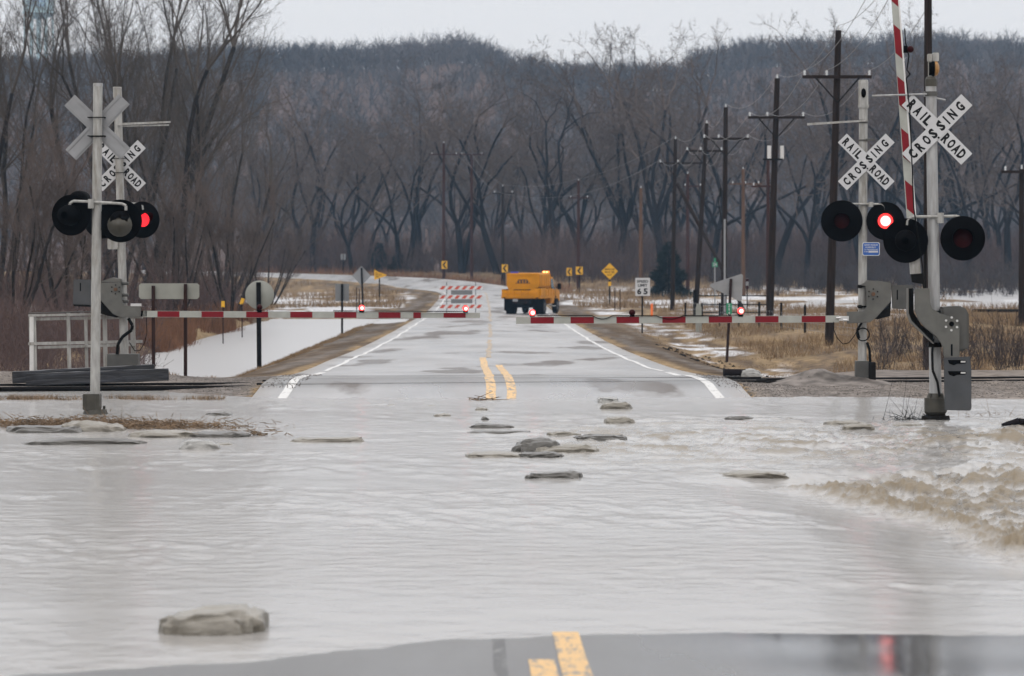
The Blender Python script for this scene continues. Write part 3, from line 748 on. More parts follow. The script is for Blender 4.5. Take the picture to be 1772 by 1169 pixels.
# hillside forest
def hill_t(seed):
    gg = np.random.default_rng(seed); P0 = []; P1 = []; W0 = []; W1 = []
    h_ = 11
    P0.append([0, 0, -1]); P1.append([gg.normal(0, .4), 0, h_ * .45]); W0.append(.22); W1.append(.14)
    for k in range(9):
        a = gg.uniform(0, 6.28); z0 = gg.uniform(.05, .5) * h_; L_ = gg.uniform(3.2, 6.0); e = np.array([math.cos(a) * .6, math.sin(a) * .6, gg.uniform(.6, 1.3)]); e /= np.linalg.norm(e)
        p = np.array([0, 0, z0]); q = p + e * L_; P0.append(p); P1.append(q); W0.append(.10); W1.append(.05)
        for _ in range(8):
            e2 = e + gg.normal(0, .5, 3); e2 /= np.linalg.norm(e2); s0 = p + (q - p) * gg.uniform(.3, 1); P0.append(s0); P1.append(s0 + e2 * gg.uniform(1.2, 3)); W0.append(.05); W1.append(.03)
    return tuple(np.array(q, float) for q in (P0, P1, W0, W1))
ht = [hill_t(i) for i in range(6)]
NH = 5000; Yh = np.concatenate([g.uniform(640, 1045, NH - 1300), g.uniform(960, 1050, 1300)]); Xh = Yh * g.uniform(-.2, .2, NH)
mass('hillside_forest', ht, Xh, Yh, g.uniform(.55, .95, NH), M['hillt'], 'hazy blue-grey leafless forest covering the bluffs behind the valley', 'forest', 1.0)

# conifers
def conifer(name, lb, X, Y, h_, w_):
    t = thing(name, lb, 'tree', (X, Y, gz1(X, Y) - .1)); gg = np.random.default_rng(int(Y))
    MB().cyl((0, 0, 0), (0, 0, h_ * .95), .12, .03, 6).build('trunk', M['bark'], t)
    n = 5200; z = h_ * (1 - np.sqrt(gg.uniform(0, 1, n))) ** .9; rr = w_ * (1 - z / h_) ** .8 * np.sqrt(gg.uniform(.1, 1, n)) * (1 + .3 * np.sin(z * 4 + gg.uniform(0, 1, n))); a = gg.uniform(0, 6.28, n)
    p = np.stack([rr * np.cos(a), rr * np.sin(a), z + .2], 1); e = np.stack([np.cos(a), np.sin(a), gg.uniform(-.3, .9, n)], 1) * gg.uniform(.15, .42, n)[:, None]
    v_, f_ = ribbons(p, p + e, np.full(n, .05), np.full(n, .015), gg)
    link('crown', npmesh('cedar_crown', v_, f_, M['cedar']), t)
conifer('cedar_tree', 'dark green cedar beside the speed limit sign', (1157 - 886) / F * 300, 300, 4.9, 1.7)
conifer('cedar_tree', 'small dark cedar behind the yellow pennant sign', (656 - 886) / F * 432, 432, 3.6, 1.3)
conifer('cedar_tree', 'small dark cedar bush left of the first chevron sign', (690 - 886) / F * 430, 430, 2.3, 1.2)

# grass
def grass(name, X, Y, h_, m_, lb, w_=.012, z=None, spread=.35):
    n = len(X); Z = gz(X, Y) if z is None else z; gg = np.random.default_rng(n)
    p = np.stack([X, Y, Z - .02], 1); e = np.stack([gg.normal(0, spread, n), gg.normal(0, spread, n), np.ones(n)], 1) * h_[:, None]
    q = p + e; s_ = np.stack([np.cos(a := gg.uniform(0, 6.28, n)), np.sin(a), np.zeros(n)], 1) * w_
    V_ = np.stack([p - s_, p + s_, q], 1).reshape(-1, 3)
    tag(link(name, npmesh(name, V_, np.arange(3 * n).reshape(-1, 3), m_)), lb, 'grass', kind='stuff')
def clumped(n, x0, x1, y0, y1, keep, cs=.4):
    X = g.uniform(x0, x1, n); Y = y0 + (y1 - y0) * g.uniform(0, 1, n) ** 1.5
    k = keep(X, Y) & (fbm(X * cs, Y * cs * .4 + 3, 3) > .485); return X[k], Y[k]
X, Y = clumped(130000, 6, 34, 74, 210, lambda X, Y: (X / Y < .17) & ((gz(X, Y) > -1.68) | (X < 14)) & (np.abs(road_info(X, Y)[0]) > 9.6))
grass('right_bank_grass', X, Y, g.uniform(.08, .34, len(X)) * (1 + .5 * (Y > 120)), M['straw'], 'dry tan grass on the bank beyond the icy right ditch', .012)
X, Y = clumped(26000, 5.4, 9.5, 72, 200, lambda X, Y: np.abs(road_info(X, Y)[0]) > 5.8, .9)
grass('right_verge_grass', X, Y, g.uniform(.03, .10, len(X)), M['straw'], 'short dry grass on the right road verge', .008)
X, Y = clumped(70000, -8.6, -5.6, 70, 210, lambda X, Y: (np.abs(road_info(X, Y)[0]) > 5.9) & (np.abs(road_info(X, Y)[0]) < 7.6), .9)
grass('left_verge_grass', X, Y, g.uniform(.04, .13, len(X)), M['straw'], 'short tan grass on the left road verge above the pond', .009)
X, Y = clumped(36000, -18, -12.6, 128, 188, lambda X, Y: X < -12.9 + .5 * np.sin(Y * .2), .5)
grass('reeds', X, Y, g.uniform(.3, .95, len(X)), M['reed'], 'rust-coloured reeds along the left edge of the pond', .016, spread=.18)
X, Y = clumped(40000, -60, 20, 250, 425, lambda X, Y: (np.abs(road_info(X, Y)[0]) > 6.5), .15)
grass('bend_grass', X, Y, g.uniform(.3, .8, len(X)), M['straw'], 'tan grass tufts around the far road bend', .03)
X, Y = clumped(40000, 5, 75, 225, 400, lambda X, Y: (np.abs(road_info(X, Y)[0]) > 11) & ((gz(X, Y) > -1.66) | (X < 14)), .12)
grass('far_field_grass', X, Y, g.uniform(.25, .75, len(X)), M['straw'], 'tall tan grass in the far right field', .03)
X = g.uniform(-40, 6, 22000); Y = g.uniform(0, 1, 22000); o, z_, b_ = road_info(X, 330 + Y * 150)
k = (o > 5.2) & (o < 13); X = X[k]; Y = (330 + Y * 150)[k]
grass('outer_bend_grass', X, Y, g.uniform(.4, 1.3, len(X)), M['reed'], 'rusty grass along the outer edge of the road bend', .035)
X = g.uniform(-16, -10.3, 5000); Y = g.uniform(62.5, 70, 5000)
grass('trackside_grass', X, Y, g.uniform(.04, .13, len(X)), M['straw'], 'tan grass tuft left of the dark timbers', .006)
X = np.concatenate([g.uniform(-13, -4.8, 5200), g.normal(-9.2, .9, 2400)]); Y = 57.6 + g.normal(0, .22, len(X)); k = (fbm(X * 1.6, Y, 3) > .44); X = X[k]; Y = Y[k]
grass('drowned_grass', X, Y, g.uniform(.03, .13, len(X)), M['debris'], 'drowned brown grass strip poking out of the water left of the road', .006, z=np.zeros(len(X)), spread=.7)
# ------------------------------------------------------------------ lettering
_gl = {}
def glyph(s, bold=.022, sp=1.0):
    key = (s, bold, sp)
    if key in _gl: return _gl[key]
    cu = bpy.data.curves.new('t', 'FONT'); cu.body = s; cu.size = 1; cu.offset = bold; cu.space_character = sp; cu.resolution_u = 2
    o = bpy.data.objects.new('t', cu); C.objects.link(o)
    bpy.context.view_layer.update()
    me = bpy.data.meshes.new_from_object(o.evaluated_get(bpy.context.evaluated_depsgraph_get()))
    vs = [tuple(v.co) for v in me.vertices]; fs = [tuple(p.vertices) for p in me.polygons]
    bpy.data.objects.remove(o); bpy.data.curves.remove(cu); bpy.data.meshes.remove(me)
    x0 = min(v[0] for v in vs); x1 = max(v[0] for v in vs); y0 = min(v[1] for v in vs); y1 = max(v[1] for v in vs)
    vs = [((v[0] - x0) / (x1 - x0) - .5, (v[1] - y0) / (y1 - y0) - .5) for v in vs]
    _gl[key] = (vs, fs); return _gl[key]
def put_text(mb, s, w_, h_, cx_, cz_, y, ang=0, bold=.022, sp=1.0):
    vs, fs = glyph(s, bold, sp); ca, sa = math.cos(ang), math.sin(ang)
    mb.add([(cx_ + (x * w_) * ca - (z * h_) * sa, y, cz_ + (x * w_) * sa + (z * h_) * ca) for x, z in vs], fs)
def word(mb, s, pos, ang, y, h_=.155, w_=.092, cx_=0, cz_=0):
    for ch, t in zip(s, pos):
        put_text(mb, ch, (.024 if ch == 'I' else w_), h_, cx_ + math.cos(ang) * t, cz_ + math.sin(ang) * t, y, ang, .05)

def crossbuck(par, cx_, cz_, front=True, yy=-.12, text=True, tilt=0.0, L_=1.22):
    W_ = .229; a1 = R(45) + tilt; a2 = R(-45) + tilt; sgn = 1
    def blade(a, y, nm):
        ca, sa = math.cos(a), math.sin(a)
        pts = [(cx_ + ca * u - sa * v, cz_ + sa * u + ca * v) for u, v in ((-L_ / 2, -W_ / 2), (L_ / 2, -W_ / 2), (L_ / 2, W_ / 2), (-L_ / 2, W_ / 2))]
        m_ = MB(); m_.prism(pts, y, y + .004)
        b = m_.build(nm, M['sheeting'] if text else M['alu'], par)
        if not text:
            m2_ = MB()
            for v in (-.078, .078):
                q = [(cx_ + ca * u - sa * w2, cz_ + sa * u + ca * w2) for u, w2 in ((-L_ / 2, v - .009), (L_ / 2, v - .009), (L_ / 2, v + .009), (-L_ / 2, v + .009))]
                m2_.prism(q, y - .014, y - .001)
            m2_.build('rib', M['alu'], b)
        return b
    b1 = blade(a1, yy, 'crossing_blade'); b2 = blade(a2, yy + .012 if text else yy - .012, 'railroad_blade')
    if text:
        m_ = MB(); word(m_, 'CROSSING', [-.50, -.355, -.215, -.085, .075, .19, .31, .47], a1, yy - .002, cx_=cx_, cz_=cz_); m_.build('lettering', M['black'], b1)
        m_ = MB(); word(m_, 'RAIL', [-.51, -.385, -.275, -.185], a2, yy + .010, cx_=cx_, cz_=cz_); word(m_, 'ROAD', [.185, .295, .40, .505], a2, yy + .010, cx_=cx_, cz_=cz_); m_.build('lettering', M['black'], b2)
    m_ = MB()
    for z in (-.14, .14):
        if text and yy < 0: m_.cyl((cx_ + .02, yy - .012, cz_ + z * .85), (cx_ + .02, yy - .001, cz_ + z * .85), .016, n=8)
        else: 
            m_.box(cx_ - .13, cx_ + .13, -.095, -.083, cz_ + z - .006, cz_ + z + .006)
            for s_ in (-.12, .12): m_.cyl((cx_ + s_, -.11, cz_ + z), (cx_ + s_, yy, cz_ + z), .01, n=6)
    m_.build('clamp', M['dark'], par)

def lamp(par, x, z, yaw=0, lit=0, r=.315, y=-.14, tip=0):
    """flashing light: round background, hood, housing, lens; faces -Y, turned by yaw"""
    Mx = Matrix.Translation((x, y, z)) @ Matrix.Rotation(yaw, 4, 'Z')
    d = MB().lathe([(0, .0), (r - .01, 0), (r, .008), (r, .02), (r - .01, .012), (0, .012)], 32, Mx).build('background_disc', M['hood'], par)
    h_ = MB().lathe([(.05, .30), (.13, .26), (.155, .14), (.16, .012)], 20, Mx); h_.build('lamp_housing', M['hood'], d)
    vs = []; fs = []; n = 18
    for i in range(n + 1):
        a = R(-35) + R(250) * i / n
        ln = .30 * max(.12, math.sin(max(0, min(math.pi, (a + R(20)) / 1.22)))) + .02
        for rr in (.150, .158):
            for yy in (0, -ln): vs.append(Mx @ Vector((rr * math.cos(a), yy, rr * math.sin(a))))
    for i in range(n):
        b = 4 * i
        fs += [(b, b + 4, b + 5, b + 1), (b + 2, b + 3, b + 7, b + 6), (b + 1, b + 5, b + 7, b + 3)]
    MB().add(vs, fs).build('hood', M['hood'], d)
    MB().lathe([(0, -.045), (.06, -.04), (.11, -.022), (.138, -.002)], 20, Mx).build('lens', M[('lens', 'redl', 'redf')[lit]], d)
    if lit == 1: MB().lathe([(0, -.058), (.05, -.052), (.085, -.038), (.094, -.032)], 18, Mx).build('bulb', M['redh'], d)
    return d

def hex_bolts(par, x, z, y, r=.095, cm='rust', bm_='steel', br=.013):
    MB().cyl((x, y - .03, z), (x, y, z), .035, n=12).build('pivot_hub', M[cm], par)
    for k in range(6):
        a = k * math.pi / 3 + .5
        MB().cyl((x + r * math.cos(a), y - .018, z + r * math.sin(a)), (x + r * math.cos(a), y, z + r * math.sin(a)), br, n=6).build('bolt', M[bm_], par)

def arm(par, xa, xb, z0, z1, y, bounds, red_first, h_=.115, yoff=.03):
    """horizontal gate arm from xa to xb (local), stripes given by boundaries"""
    def zc(x): return z0 + (z1 - z0) * (x - xa) / (xb - xa)
    m_ = MB(); m_.prism([(xa, z0 - h_ / 2), (xb, z1 - h_ / 2), (xb, z1 + h_ / 2), (xa, z0 + h_ / 2)], y, y + yoff)
    a = m_.build('gate_arm', M['swhite'], par)
    red = red_first
    for b0_, b1_ in zip(bounds[:-1], bounds[1:]):
        if red:
            c0, c1 = zc(b0_), zc(b1_)
            MB().prism([(b0_, c0 - h_ / 2 + .006), (b1_, c1 - h_ / 2 + .006), (b1_, c1 + h_ / 2 - .006), (b0_, c0 + h_ / 2 - .006)], y - .003, y - .0005).build('red_stripe', M['sred'], a)
        red = not red
    return a
def arm_lamp(par, x, z, lit, s_=.052, dark=False):
    MB().box(x - .045, x + .045, -.02, .05, z - .12, z - .045).build('lamp_bracket', M['hood'], par)
    l_ = MB(); prof = [(0, -.07), (s_ * .6, -.062), (s_ * .93, -.035), (s_, 0), (s_, .03), (s_ * .8, .045), (0, .05)]
    l_.lathe(prof, 16, Matrix.Translation((x, .01, z))); o = l_.build('gate_lamp', M['redl'] if lit else M['lens'], par)
    if lit: MB().lathe([(0, -.072), (s_ * .5, -.066), (s_ * .62, -.058)], 12, Matrix.Translation((x + .006, .004, z - .004))).build('bulb', M['redh'], o)
def wavy(par, name, pts, r, m_, coil=0, n=5):
    out_ = []
    for (x0, z0), (x1, z1), k in pts:
        N = max(6, int(abs(x1 - x0) / .045)) if k == 'coil' else 8
        for i in range(N + 1):
            t = i / N; z = z0 + (z1 - z0) * t
            if k == 'coil': z += .012 * (1 if i % 2 else -1)
            elif k == 'sag': z -= .09 * math.sin(math.pi * t)
            out_.append((x0 + (x1 - x0) * t, -.045, z))
    MB().path(out_, r, n).build(name, M[m_], par)

class L2:
    def __init__(s, px, py, sc_): s.px, s.py, s.s = px, py, sc_
    def x(s, p): return (p - s.px) / s.s
    def z(s, p): return (s.py - p) / s.s
    def p(s, *a): return [(s.x(a[i]), s.z(a[i + 1])) for i in range(0, len(a), 2)]
    def loc(s): d = F / s.s; return ((s.px - 886) / s.s, d, CH - (s.py - 430) / s.s)

# ---- A: near right signal, gate raised
q = L2(1619, 731, 119)
A = thing('crossing_signal', 'nearest railroad crossing signal on the right, standing in the water, its gate arm raised upright', 'railroad signal', q.loc())
MB().cyl((0, 0, -.15), (0, 0, .10), .26, .20, 12).cyl((0, 0, .08), (0, 0, .2), .15, .13, 12).build('foundation', M['dark'], A)
m_ = MB().cyl((0, 0, q.z(712)), (0, 0, q.z(688)), .165, .165, 16).cyl((0, 0, q.z(716)), (0, 0, q.z(712)), .14, .165, 16).cyl((0, 0, q.z(688)), (0, 0, q.z(680)), .13, .11, 12)
for a_ in range(4): m_.cyl((.12 * math.cos(a_ * 1.57 + .8), .12 * math.sin(a_ * 1.57 + .8), q.z(690)), (.12 * math.cos(a_ * 1.57 + .8), .12 * math.sin(a_ * 1.57 + .8), q.z(681)), .018, n=6)
m_.build('base_casting', M['mud'], A)
xt = q.x(1611)
MB().cyl((0, 0, q.z(690)), (xt, 0, q.z(148)), .088, .078, 20).build('mast', M['mast'], A)
MB().cyl((xt, 0, q.z(149)), (xt, 0, q.z(137)), .086, .086, 16).cyl((xt, 0, q.z(137)), (xt, 0, q.z(132)), .086, .06, 16).build('mast_collar', M['mud'], A)
b_ = MB().cyl((xt - .01, 0, q.z(133)), (xt - .01, 0, q.z(104)), .035, n=10).bbox(q.x(1605), q.x(1613), -.05, .05, q.z(106), q.z(93)).bbox(q.x(1613.5), q.x(1624), -.06, .06, q.z(106), q.z(91)).build('bell_bracket', M['mast_b'], A)
MB().cyl((q.x(1607), 0, q.z(119)), (q.x(1616), 0, q.z(119)), .1, .11, 20).build('bell_striker', M['hood'], b_)
o = MB(); o.cyl((q.x(1617), 0, q.z(118)), (q.x(1622), 0, q.z(118)), .118, .10, 24).cyl((q.x(1622), 0, q.z(118)), (q.x(1625), 0, q.z(118)), .10, .05, 20); o.build('bell_gong', M['brass'], b_)
MB().cyl((q.x(1508), -.10, q.z(166)), (q.x(1602), -.12, q.z(163)), .014, n=8).cyl((q.x(1600), .05, q.z(165)), (q.x(1638), .16, q.z(172)), .014, n=8).build('cross_rod', M['mast'], A)
MB().cyl((xt, 0, q.z(166)), (xt, 0, q.z(158)), .092, n=16).cyl((xt - .09, 0, q.z(160)), (xt - .12, -.12, q.z(163)), .02, n=8).build('rod_clamp', M['grey'], A)
crossbuck(A, q.x(1620), q.z(224), yy=-.115)
zb = q.z(375)
m_ = MB().path([(q.x(1568), -.1, zb - .12), (q.x(1569), -.1, zb - .05), (q.x(1576), -.1, zb), (q.x(1655), -.1, zb + .01), (q.x(1663), -.1, zb - .03), (q.x(1664), -.1, zb - .12)], .022, 10)
m_.build('light_bar', M['mast_b'], A)
MB().cyl((q.x(1626), -.1, zb - .09), (q.x(1626), -.1, zb + .06), .05, n=12).cyl((q.x(1615), -.02, zb - .03), (q.x(1627), -.1, zb - .03), .04, n=10).build('bar_clamp', M['mast_b'], A)
lamp(A, q.x(1664), q.z(412), R(-4), 0, .325)
lamp(A, q.x(1566), q.z(416), R(172), 0, .325, y=-.1)
# raised arm
ax0, az0, ax1, az1 = q.x(1584), q.z(478), q.x(1542), q.z(-90)
dv = Vector((ax1 - ax0, 0, az1 - az0)).normalized(); nv = Vector((dv.z, 0, -dv.x)); La = math.hypot(ax1 - ax0, az1 - az0)
def ap(t, s_): return (ax0 + dv.x * t + nv.x * s_, az0 + dv.z * t + nv.z * s_)
m_ = MB(); m_.prism([ap(.32, -.068), ap(.32, .068), ap(La, .052), ap(La, -.052)], -.06, -.02); ga = m_.build('gate_arm', M['swhite'], A)
m_ = MB(); m_.prism([ap(.3, .050), ap(La, .036), ap(La, .058), ap(.3, .074)], -.064, -.055); m_.build('arm_edge', M['white'], ga)
t0 = (478 - 372) / 119; per = 90 / 119
k = 0
while t0 + k * per < La - .4:
    a_ = t0 + k * per; MB().prism([ap(a_ + (.0 if k else 0), .046), ap(a_ + .42, .046), ap(a_ + .52, -.056), ap(a_ + .10, -.056)], -.063, -.0605).build('red_stripe', M['sred'], ga); k += 1
MB().prism([ap(.04, -.075), ap(.04, .075), ap(.42, .072), ap(.42, -.072)], -.08, -.0).build('arm_socket', M['mast_b'], A)
MB().prism([ap(-.08, -.06), ap(-.12, .10), ap(.04, .10), ap(.04, -.07)], -.08, -.0).build('arm_clip', M['dark'], A)
o = A
pl_ = ap(0, 0); lx, lz = q.x(1571), q.z(87)
MB().box(lx - .10, lx - .04, -.33, -.29, lz - .05, lz + .05).build('lamp_bracket', M['hood'], A)
MB().lathe([(0, -.05), (.03, -.045), (.05, -.02), (.05, .03), (0, .05)], 14, Matrix.Translation((lx, -.31, lz))).build('gate_lamp', M['lens'], A)
MB().path([(lx - .08, -.31, lz + .3), (lx - .07, -.31, lz + .1), (lx - .02, -.31, lz - .1), (lx - .05, -.31, lz - .3), (lx + .0, -.31, lz - .36), (lx - .06, -.31, lz - .42), (q.x(1570), -.31, q.z(190)), (q.x(1577), -.31, q.z(360)), (q.x(1592), -.31, q.z(460)), (q.x(1594), -.3, q.z(500))], .010, 5).build('arm_cable', M['cable'], A)
# gate mechanism and counterweight arm
m_ = MB(); m_.prism(q.p(1578, 498, 1603, 498, 1604.5, 522, 1608, 533, 1622, 541, 1646, 549, 1652, 556, 1655, 563, 1655, 617, 1629, 617, 1627, 602, 1623, 592, 1614, 580, 1596, 566, 1584, 552, 1578, 535), -.36, -.31)
cw = fixn(m_.build('counterweight_arm', M['greyl'], A), .006)
m_ = MB(); m_.prism(q.p(1566.5, 499, 1578, 498, 1578.5, 540, 1592, 562, 1612, 578, 1612, 594, 1590, 572, 1571, 554, 1566.5, 541), -.20, -.16); fixn(m_.build('rear_arm_plate', M['dark'], A))
MB().prism(q.p(1566, 498, 1568, 498, 1568, 541, 1573, 554, 1611, 592, 1611, 594, 1571, 556, 1566, 542), -.34, -.18).build('arm_flange', M['greyl'], A)
hex_bolts(cw, q.x(1641), q.z(559), -.362, .092, 'hood', 'steel', .018)
MB().box(q.x(1640), q.x(1643), -.365, -.361, q.z(614), q.z(594)).build('slot', M['hood'], cw)
m_ = MB(); m_.prism(q.p(1625, 531, 1645, 529, 1662, 529, 1668, 534, 1672.5, 543, 1672.5, 600, 1669, 605, 1656, 607, 1630, 600), -.28, .16); fixn(m_.build('mechanism_housing', M['grey'], A), .03)
m_ = MB(); m_.prism(q.p(1627, 617, 1672, 615, 1674.5, 640, 1674.5, 705, 1672, 708, 1629, 707), -.42, -.38); wt = fixn(m_.build('counterweight', M['slate'], A), .008)
for yy_ in (624, 643):
    MB().prism(q.p(1634, yy_ - 3, 1664, yy_ - 3, 1666, yy_, 1664, yy_ + 3, 1650, yy_ + 3.5, 1644, yy_ + 6, 1636, yy_ + 3), -.424, -.4205).build('slot', M['hood'], wt)
    MB().box(q.x(1656), q.x(1664), -.432, -.4245, q.z(yy_ + 1.2), q.z(yy_ - 1.5)).build('handle', M['steel'], wt)
MB().path([(q.x(1613), -.13, q.z(585)), (q.x(1611), -.14, q.z(610)), (q.x(1612), -.14, q.z(640)), (q.x(1620), -.15, q.z(660)), (q.x(1624), -.13, q.z(685))], .018, 8).path([(q.x(1600), -.05, q.z(380)), (q.x(1600), -.09, q.z(520)), (q.x(1608), -.12, q.z(600))], .014, 8).build('conduit', M['dark'], A)
for zz_ in (600, 545): MB().cyl((q.x(1617), 0, q.z(zz_)), (q.x(1617), 0, q.z(zz_ - 8)), .11, n=16).box(q.x(1605), q.x(1614), -.16, .05, q.z(zz_ - 1), q.z(zz_ - 6)).build('mast_clamp', M['dark'], A)

# ---- B: far right signal, gate lowered
q = L2(1496, 668, 95.6)
B = thing('crossing_signal', 'right railroad signal with a lit red lamp, small blue sign and lowered gate arm', 'railroad signal', q.loc())
MB().box(-.17, .33, -.2, .2, -.12, q.z(662)).build('foundation', M['mud'], B)
m_ = MB().box(q.x(1480), q.x(1502), -.12, .12, q.z(662), q.z(624)).box(q.x(1475), q.x(1480), -.1, .1, q.z(662), q.z(652)); m_.build('base_casting', M['grey'], B)
m_ = MB(); m_.bbox(q.x(1502.5), q.x(1514), -.16, .08, q.z(659), q.z(626), .012); m_.build('junction_box', M['dark'], B)
MB().cyl((q.x(1492), 0, q.z(640)), (q.x(1494), 0, q.z(185)), .078, .078, 20).build('mast', M['mast_b'], B)
MB().cyl((q.x(1494), 0, q.z(187)), (q.x(1494), 0, q.z(139)), .092, .088, 20).cyl((q.x(1494), 0, q.z(185)), (q.x(1494), 0, q.z(181)), .10, n=20).cyl((q.x(1494), 0, q.z(143)), (q.x(1494), 0, q.z(138)), .094, .08, 20).build('bell_housing', M['mast_b'], B)
MB().lathe([(0, 0), (.045, 0), (.045, .012), (0, .012)], 16, Matrix.Translation((q.x(1493.5), -.102, q.z(161))) @ Matrix.Diagonal((1, 1, 1.9, 1))).build('bell_opening', M['hood'], B)
MB().prism(q.p(1396, 213, 1500, 207, 1500, 210, 1396, 217), -.13, -.10).build('cross_rod', M['mast_b'], B)
MB().cyl((q.x(1494), 0, q.z(213)), (q.x(1494), 0, q.z(207)), .088, n=16).cyl((q.x(1494), 0, q.z(244)), (q.x(1494), 0, q.z(241)), .088, n=16).box(q.x(1497), q.x(1513), -.12, -.08, q.z(243), q.z(240)).build('rod_clamp', M['grey'], B)
crossbuck(B, q.x(1498), q.z(280), yy=-.11)
zb = q.z(354)
MB().path([(q.x(1449), -.1, zb - .1), (q.x(1450), -.1, zb - .02), (q.x(1456), -.1, zb + .015), (q.x(1524), -.1, zb + .01), (q.x(1529), -.1, zb - .03), (q.x(1530), -.1, zb - .1)], .02, 10).build('light_bar', M['mast_b'], B)
MB().cyl((q.x(1506), -.1, zb - .04), (q.x(1506), -.1, zb + .05), .045, n=12).cyl((q.x(1494), 0, zb), (q.x(1507), -.1, zb), .035, n=8).build('bar_clamp', M['mast_b'], B)
lamp(B, q.x(1455.5), q.z(382), R(-5), 0, .375)
lamp(B, q.x(1531), q.z(382), R(-2), 1, .345, y=-.12)
bs = MB(); bs.bbox(q.x(1491), q.x(1521), -.135, -.13, q.z(442), q.z(419), .02); bs = bs.build('blue_emergency_sign', M['white'], B)
o = MB(); o.bbox(q.x(1492), q.x(1520), -.138, -.1355, q.z(441), q.z(420), .018); o.build('blue_face', M['blue'], bs)
m_ = MB(); put_text(m_, 'REPORT PROBLEM', .24, .026, q.x(1506), q.z(423.5), -.140); put_text(m_, 'OR EMERGENCY', .2, .026, q.x(1505), q.z(427.5), -.140)
put_text(m_, 'TO THE RAILROAD', .25, .026, q.x(1506), q.z(431.5), -.140); put_text(m_, 'X-ING', .09, .026, q.x(1498), q.z(435), -.140); m_.box(q.x(1502), q.x(1518), -.140, -.139, q.z(436.6), q.z(433.6)); m_.build('lettering', M['sheeting'], bs)
m_ = MB(); m_.prism(q.p(1487, 492, 1497, 486, 1516, 485, 1539, 489, 1539, 520, 1514, 548, 1502, 557, 1463, 559, 1463, 538.5, 1491, 538, 1497, 530, 1497, 510, 1495, 495), -.30, -.24)
mh = fixn(m_.build('gate_mechanism', M['greyl'], B), .006)
hex_bolts(mh, q.x(1508), q.z(508), -.302, .09, 'rust', 'dark', .014)
m_ = MB(); m_.prism(q.p(1496, 488, 1500, 484, 1540, 488, 1540, 497, 1538, 500), -.28, .14); fixn(m_.build('mechanism_lid', M['grey'], B), .01)
MB().prism(q.p(1539.5, 524, 1538, 546, 1516, 552, 1512, 549), -.22, .1).build('arm_underside', M['dark'], B)
MB().box(q.x(1536), q.x(1540), -.2, .1, q.z(526), q.z(498)).build('shaft_guard', M['dark'], B)
m_ = MB(); m_.prism(q.p(1540, 493, 1577, 492, 1577, 535, 1541, 533), -.26, -.22); o = fixn(m_.build('counterweight', M['grey'], B), .008)
MB().box(q.x(1549), q.x(1551), -.264, -.2605, q.z(518), q.z(501)).build('slot', M['hood'], o)
for yy_ in (495, 530): MB().cyl((q.x(1484), -.1, q.z(yy_)), (q.x(1490), -.1, q.z(yy_)), .03, n=8).box(q.x(1484), q.x(1502), -.11, .11, q.z(yy_ + 1.5), q.z(yy_ - 1.5)).build('mast_clamp', M['dark'], B)
MB().box(q.x(1449), q.x(1466), -.31, -.25, q.z(554), q.z(546)).cyl((q.x(1444), -.33, q.z(549)), (q.x(1452), -.33, q.z(549)), .018, n=8).cyl((q.x(1456), -.32, q.z(553)), (q.x(1463), -.32, q.z(553)), .022, n=8).build('arm_coupling', M['steel'], B)
rb = [918, 958, 987, 1027, 1066, 1105, 1145, 1185, 1225, 1265, 1305, 1345, 1385, 1426]
agx = thing('gate_arm_carrier', 'x', 'x'); bpy.data.objects.remove(agx)
ga = arm(B, q.x(893), q.x(1449), q.z(553.5), q.z(551), -.29, [q.x(918)] + [q.x(r_) for r_ in rb[1:]], True, .125)
for x_, z_, li in ((921, 541, 1), (1093, 541, 0), (1280, 538, 1)):
    lb_ = MB().box(q.x(x_ - 4), q.x(x_ + 4), -.30, -.24, q.z(547), q.z(543)).build('lamp_bracket', M['hood'], B)
    lo = MB().lathe([(0, -.07), (.035, -.06), (.058, -.03), (.06, 0), (.058, .03), (0, .05)], 16, Matrix.Translation((q.x(x_), -.27, q.z(z_ - 1)))).build('gate_lamp', M['redl'] if li else M['lens'], B)
    if li: MB().lathe([(0, -.078), (.03, -.072), (.04, -.062)], 12, Matrix.Translation((q.x(x_) + .008, -.27, q.z(z_ - 1) - .004))).build('bulb', M['redh'], lo)
pts_ = []
for a_, b_, kk in ((930, 1025, 'c'), (1025, 1058, 's'), (1058, 1135, 'c'), (1135, 1180, 's'), (1180, 1240, 'c'), (1240, 1280, 'l')):
    N = int((b_ - a_) / 1.6) if kk == 'c' else 7
    for i in range(N + 1):
        t = i / N; zz_ = {'c': 545.3 + (.9 if i % 2 else -.9), 's': 546 + 5 * math.sin(math.pi * t), 'l': 545 - 1 * t}[kk]
        pts_.append((q.x(a_ + (b_ - a_) * t), -.31, q.z(zz_)))
MB().path(pts_, .009, 4).build('arm_cable', M['cable'], B)
cp = [(q.x(1440), -.32, q.z(556)), (q.x(1440), -.32, q.z(570)), (q.x(1446), -.32, q.z(584)), (q.x(1456), -.32, q.z(594)), (q.x(1466), -.31, q.z(592)), (q.x(1476), -.28, q.z(580)), (q.x(1484), -.2, q.z(565)), (q.x(1490), -.16, q.z(558))]
MB().path(cp, .008, 5).path([(q.x(1492) + .115 * math.cos(a_ * .4), -.14, q.z(578) + .115 * math.sin(a_ * .4)) for a_ in range(17)], .012, 5).path([(q.x(1490), -.12, q.z(558)), (q.x(1482), -.12, q.z(570)), (q.x(1486), -.12, q.z(585))], .022, 6).path([(q.x(1500), -.06, q.z(592)), (q.x(1504), -.08, q.z(605)), (q.x(1505), -.08, q.z(626))], .025, 8).build('cable_loop', M['cable'], B)

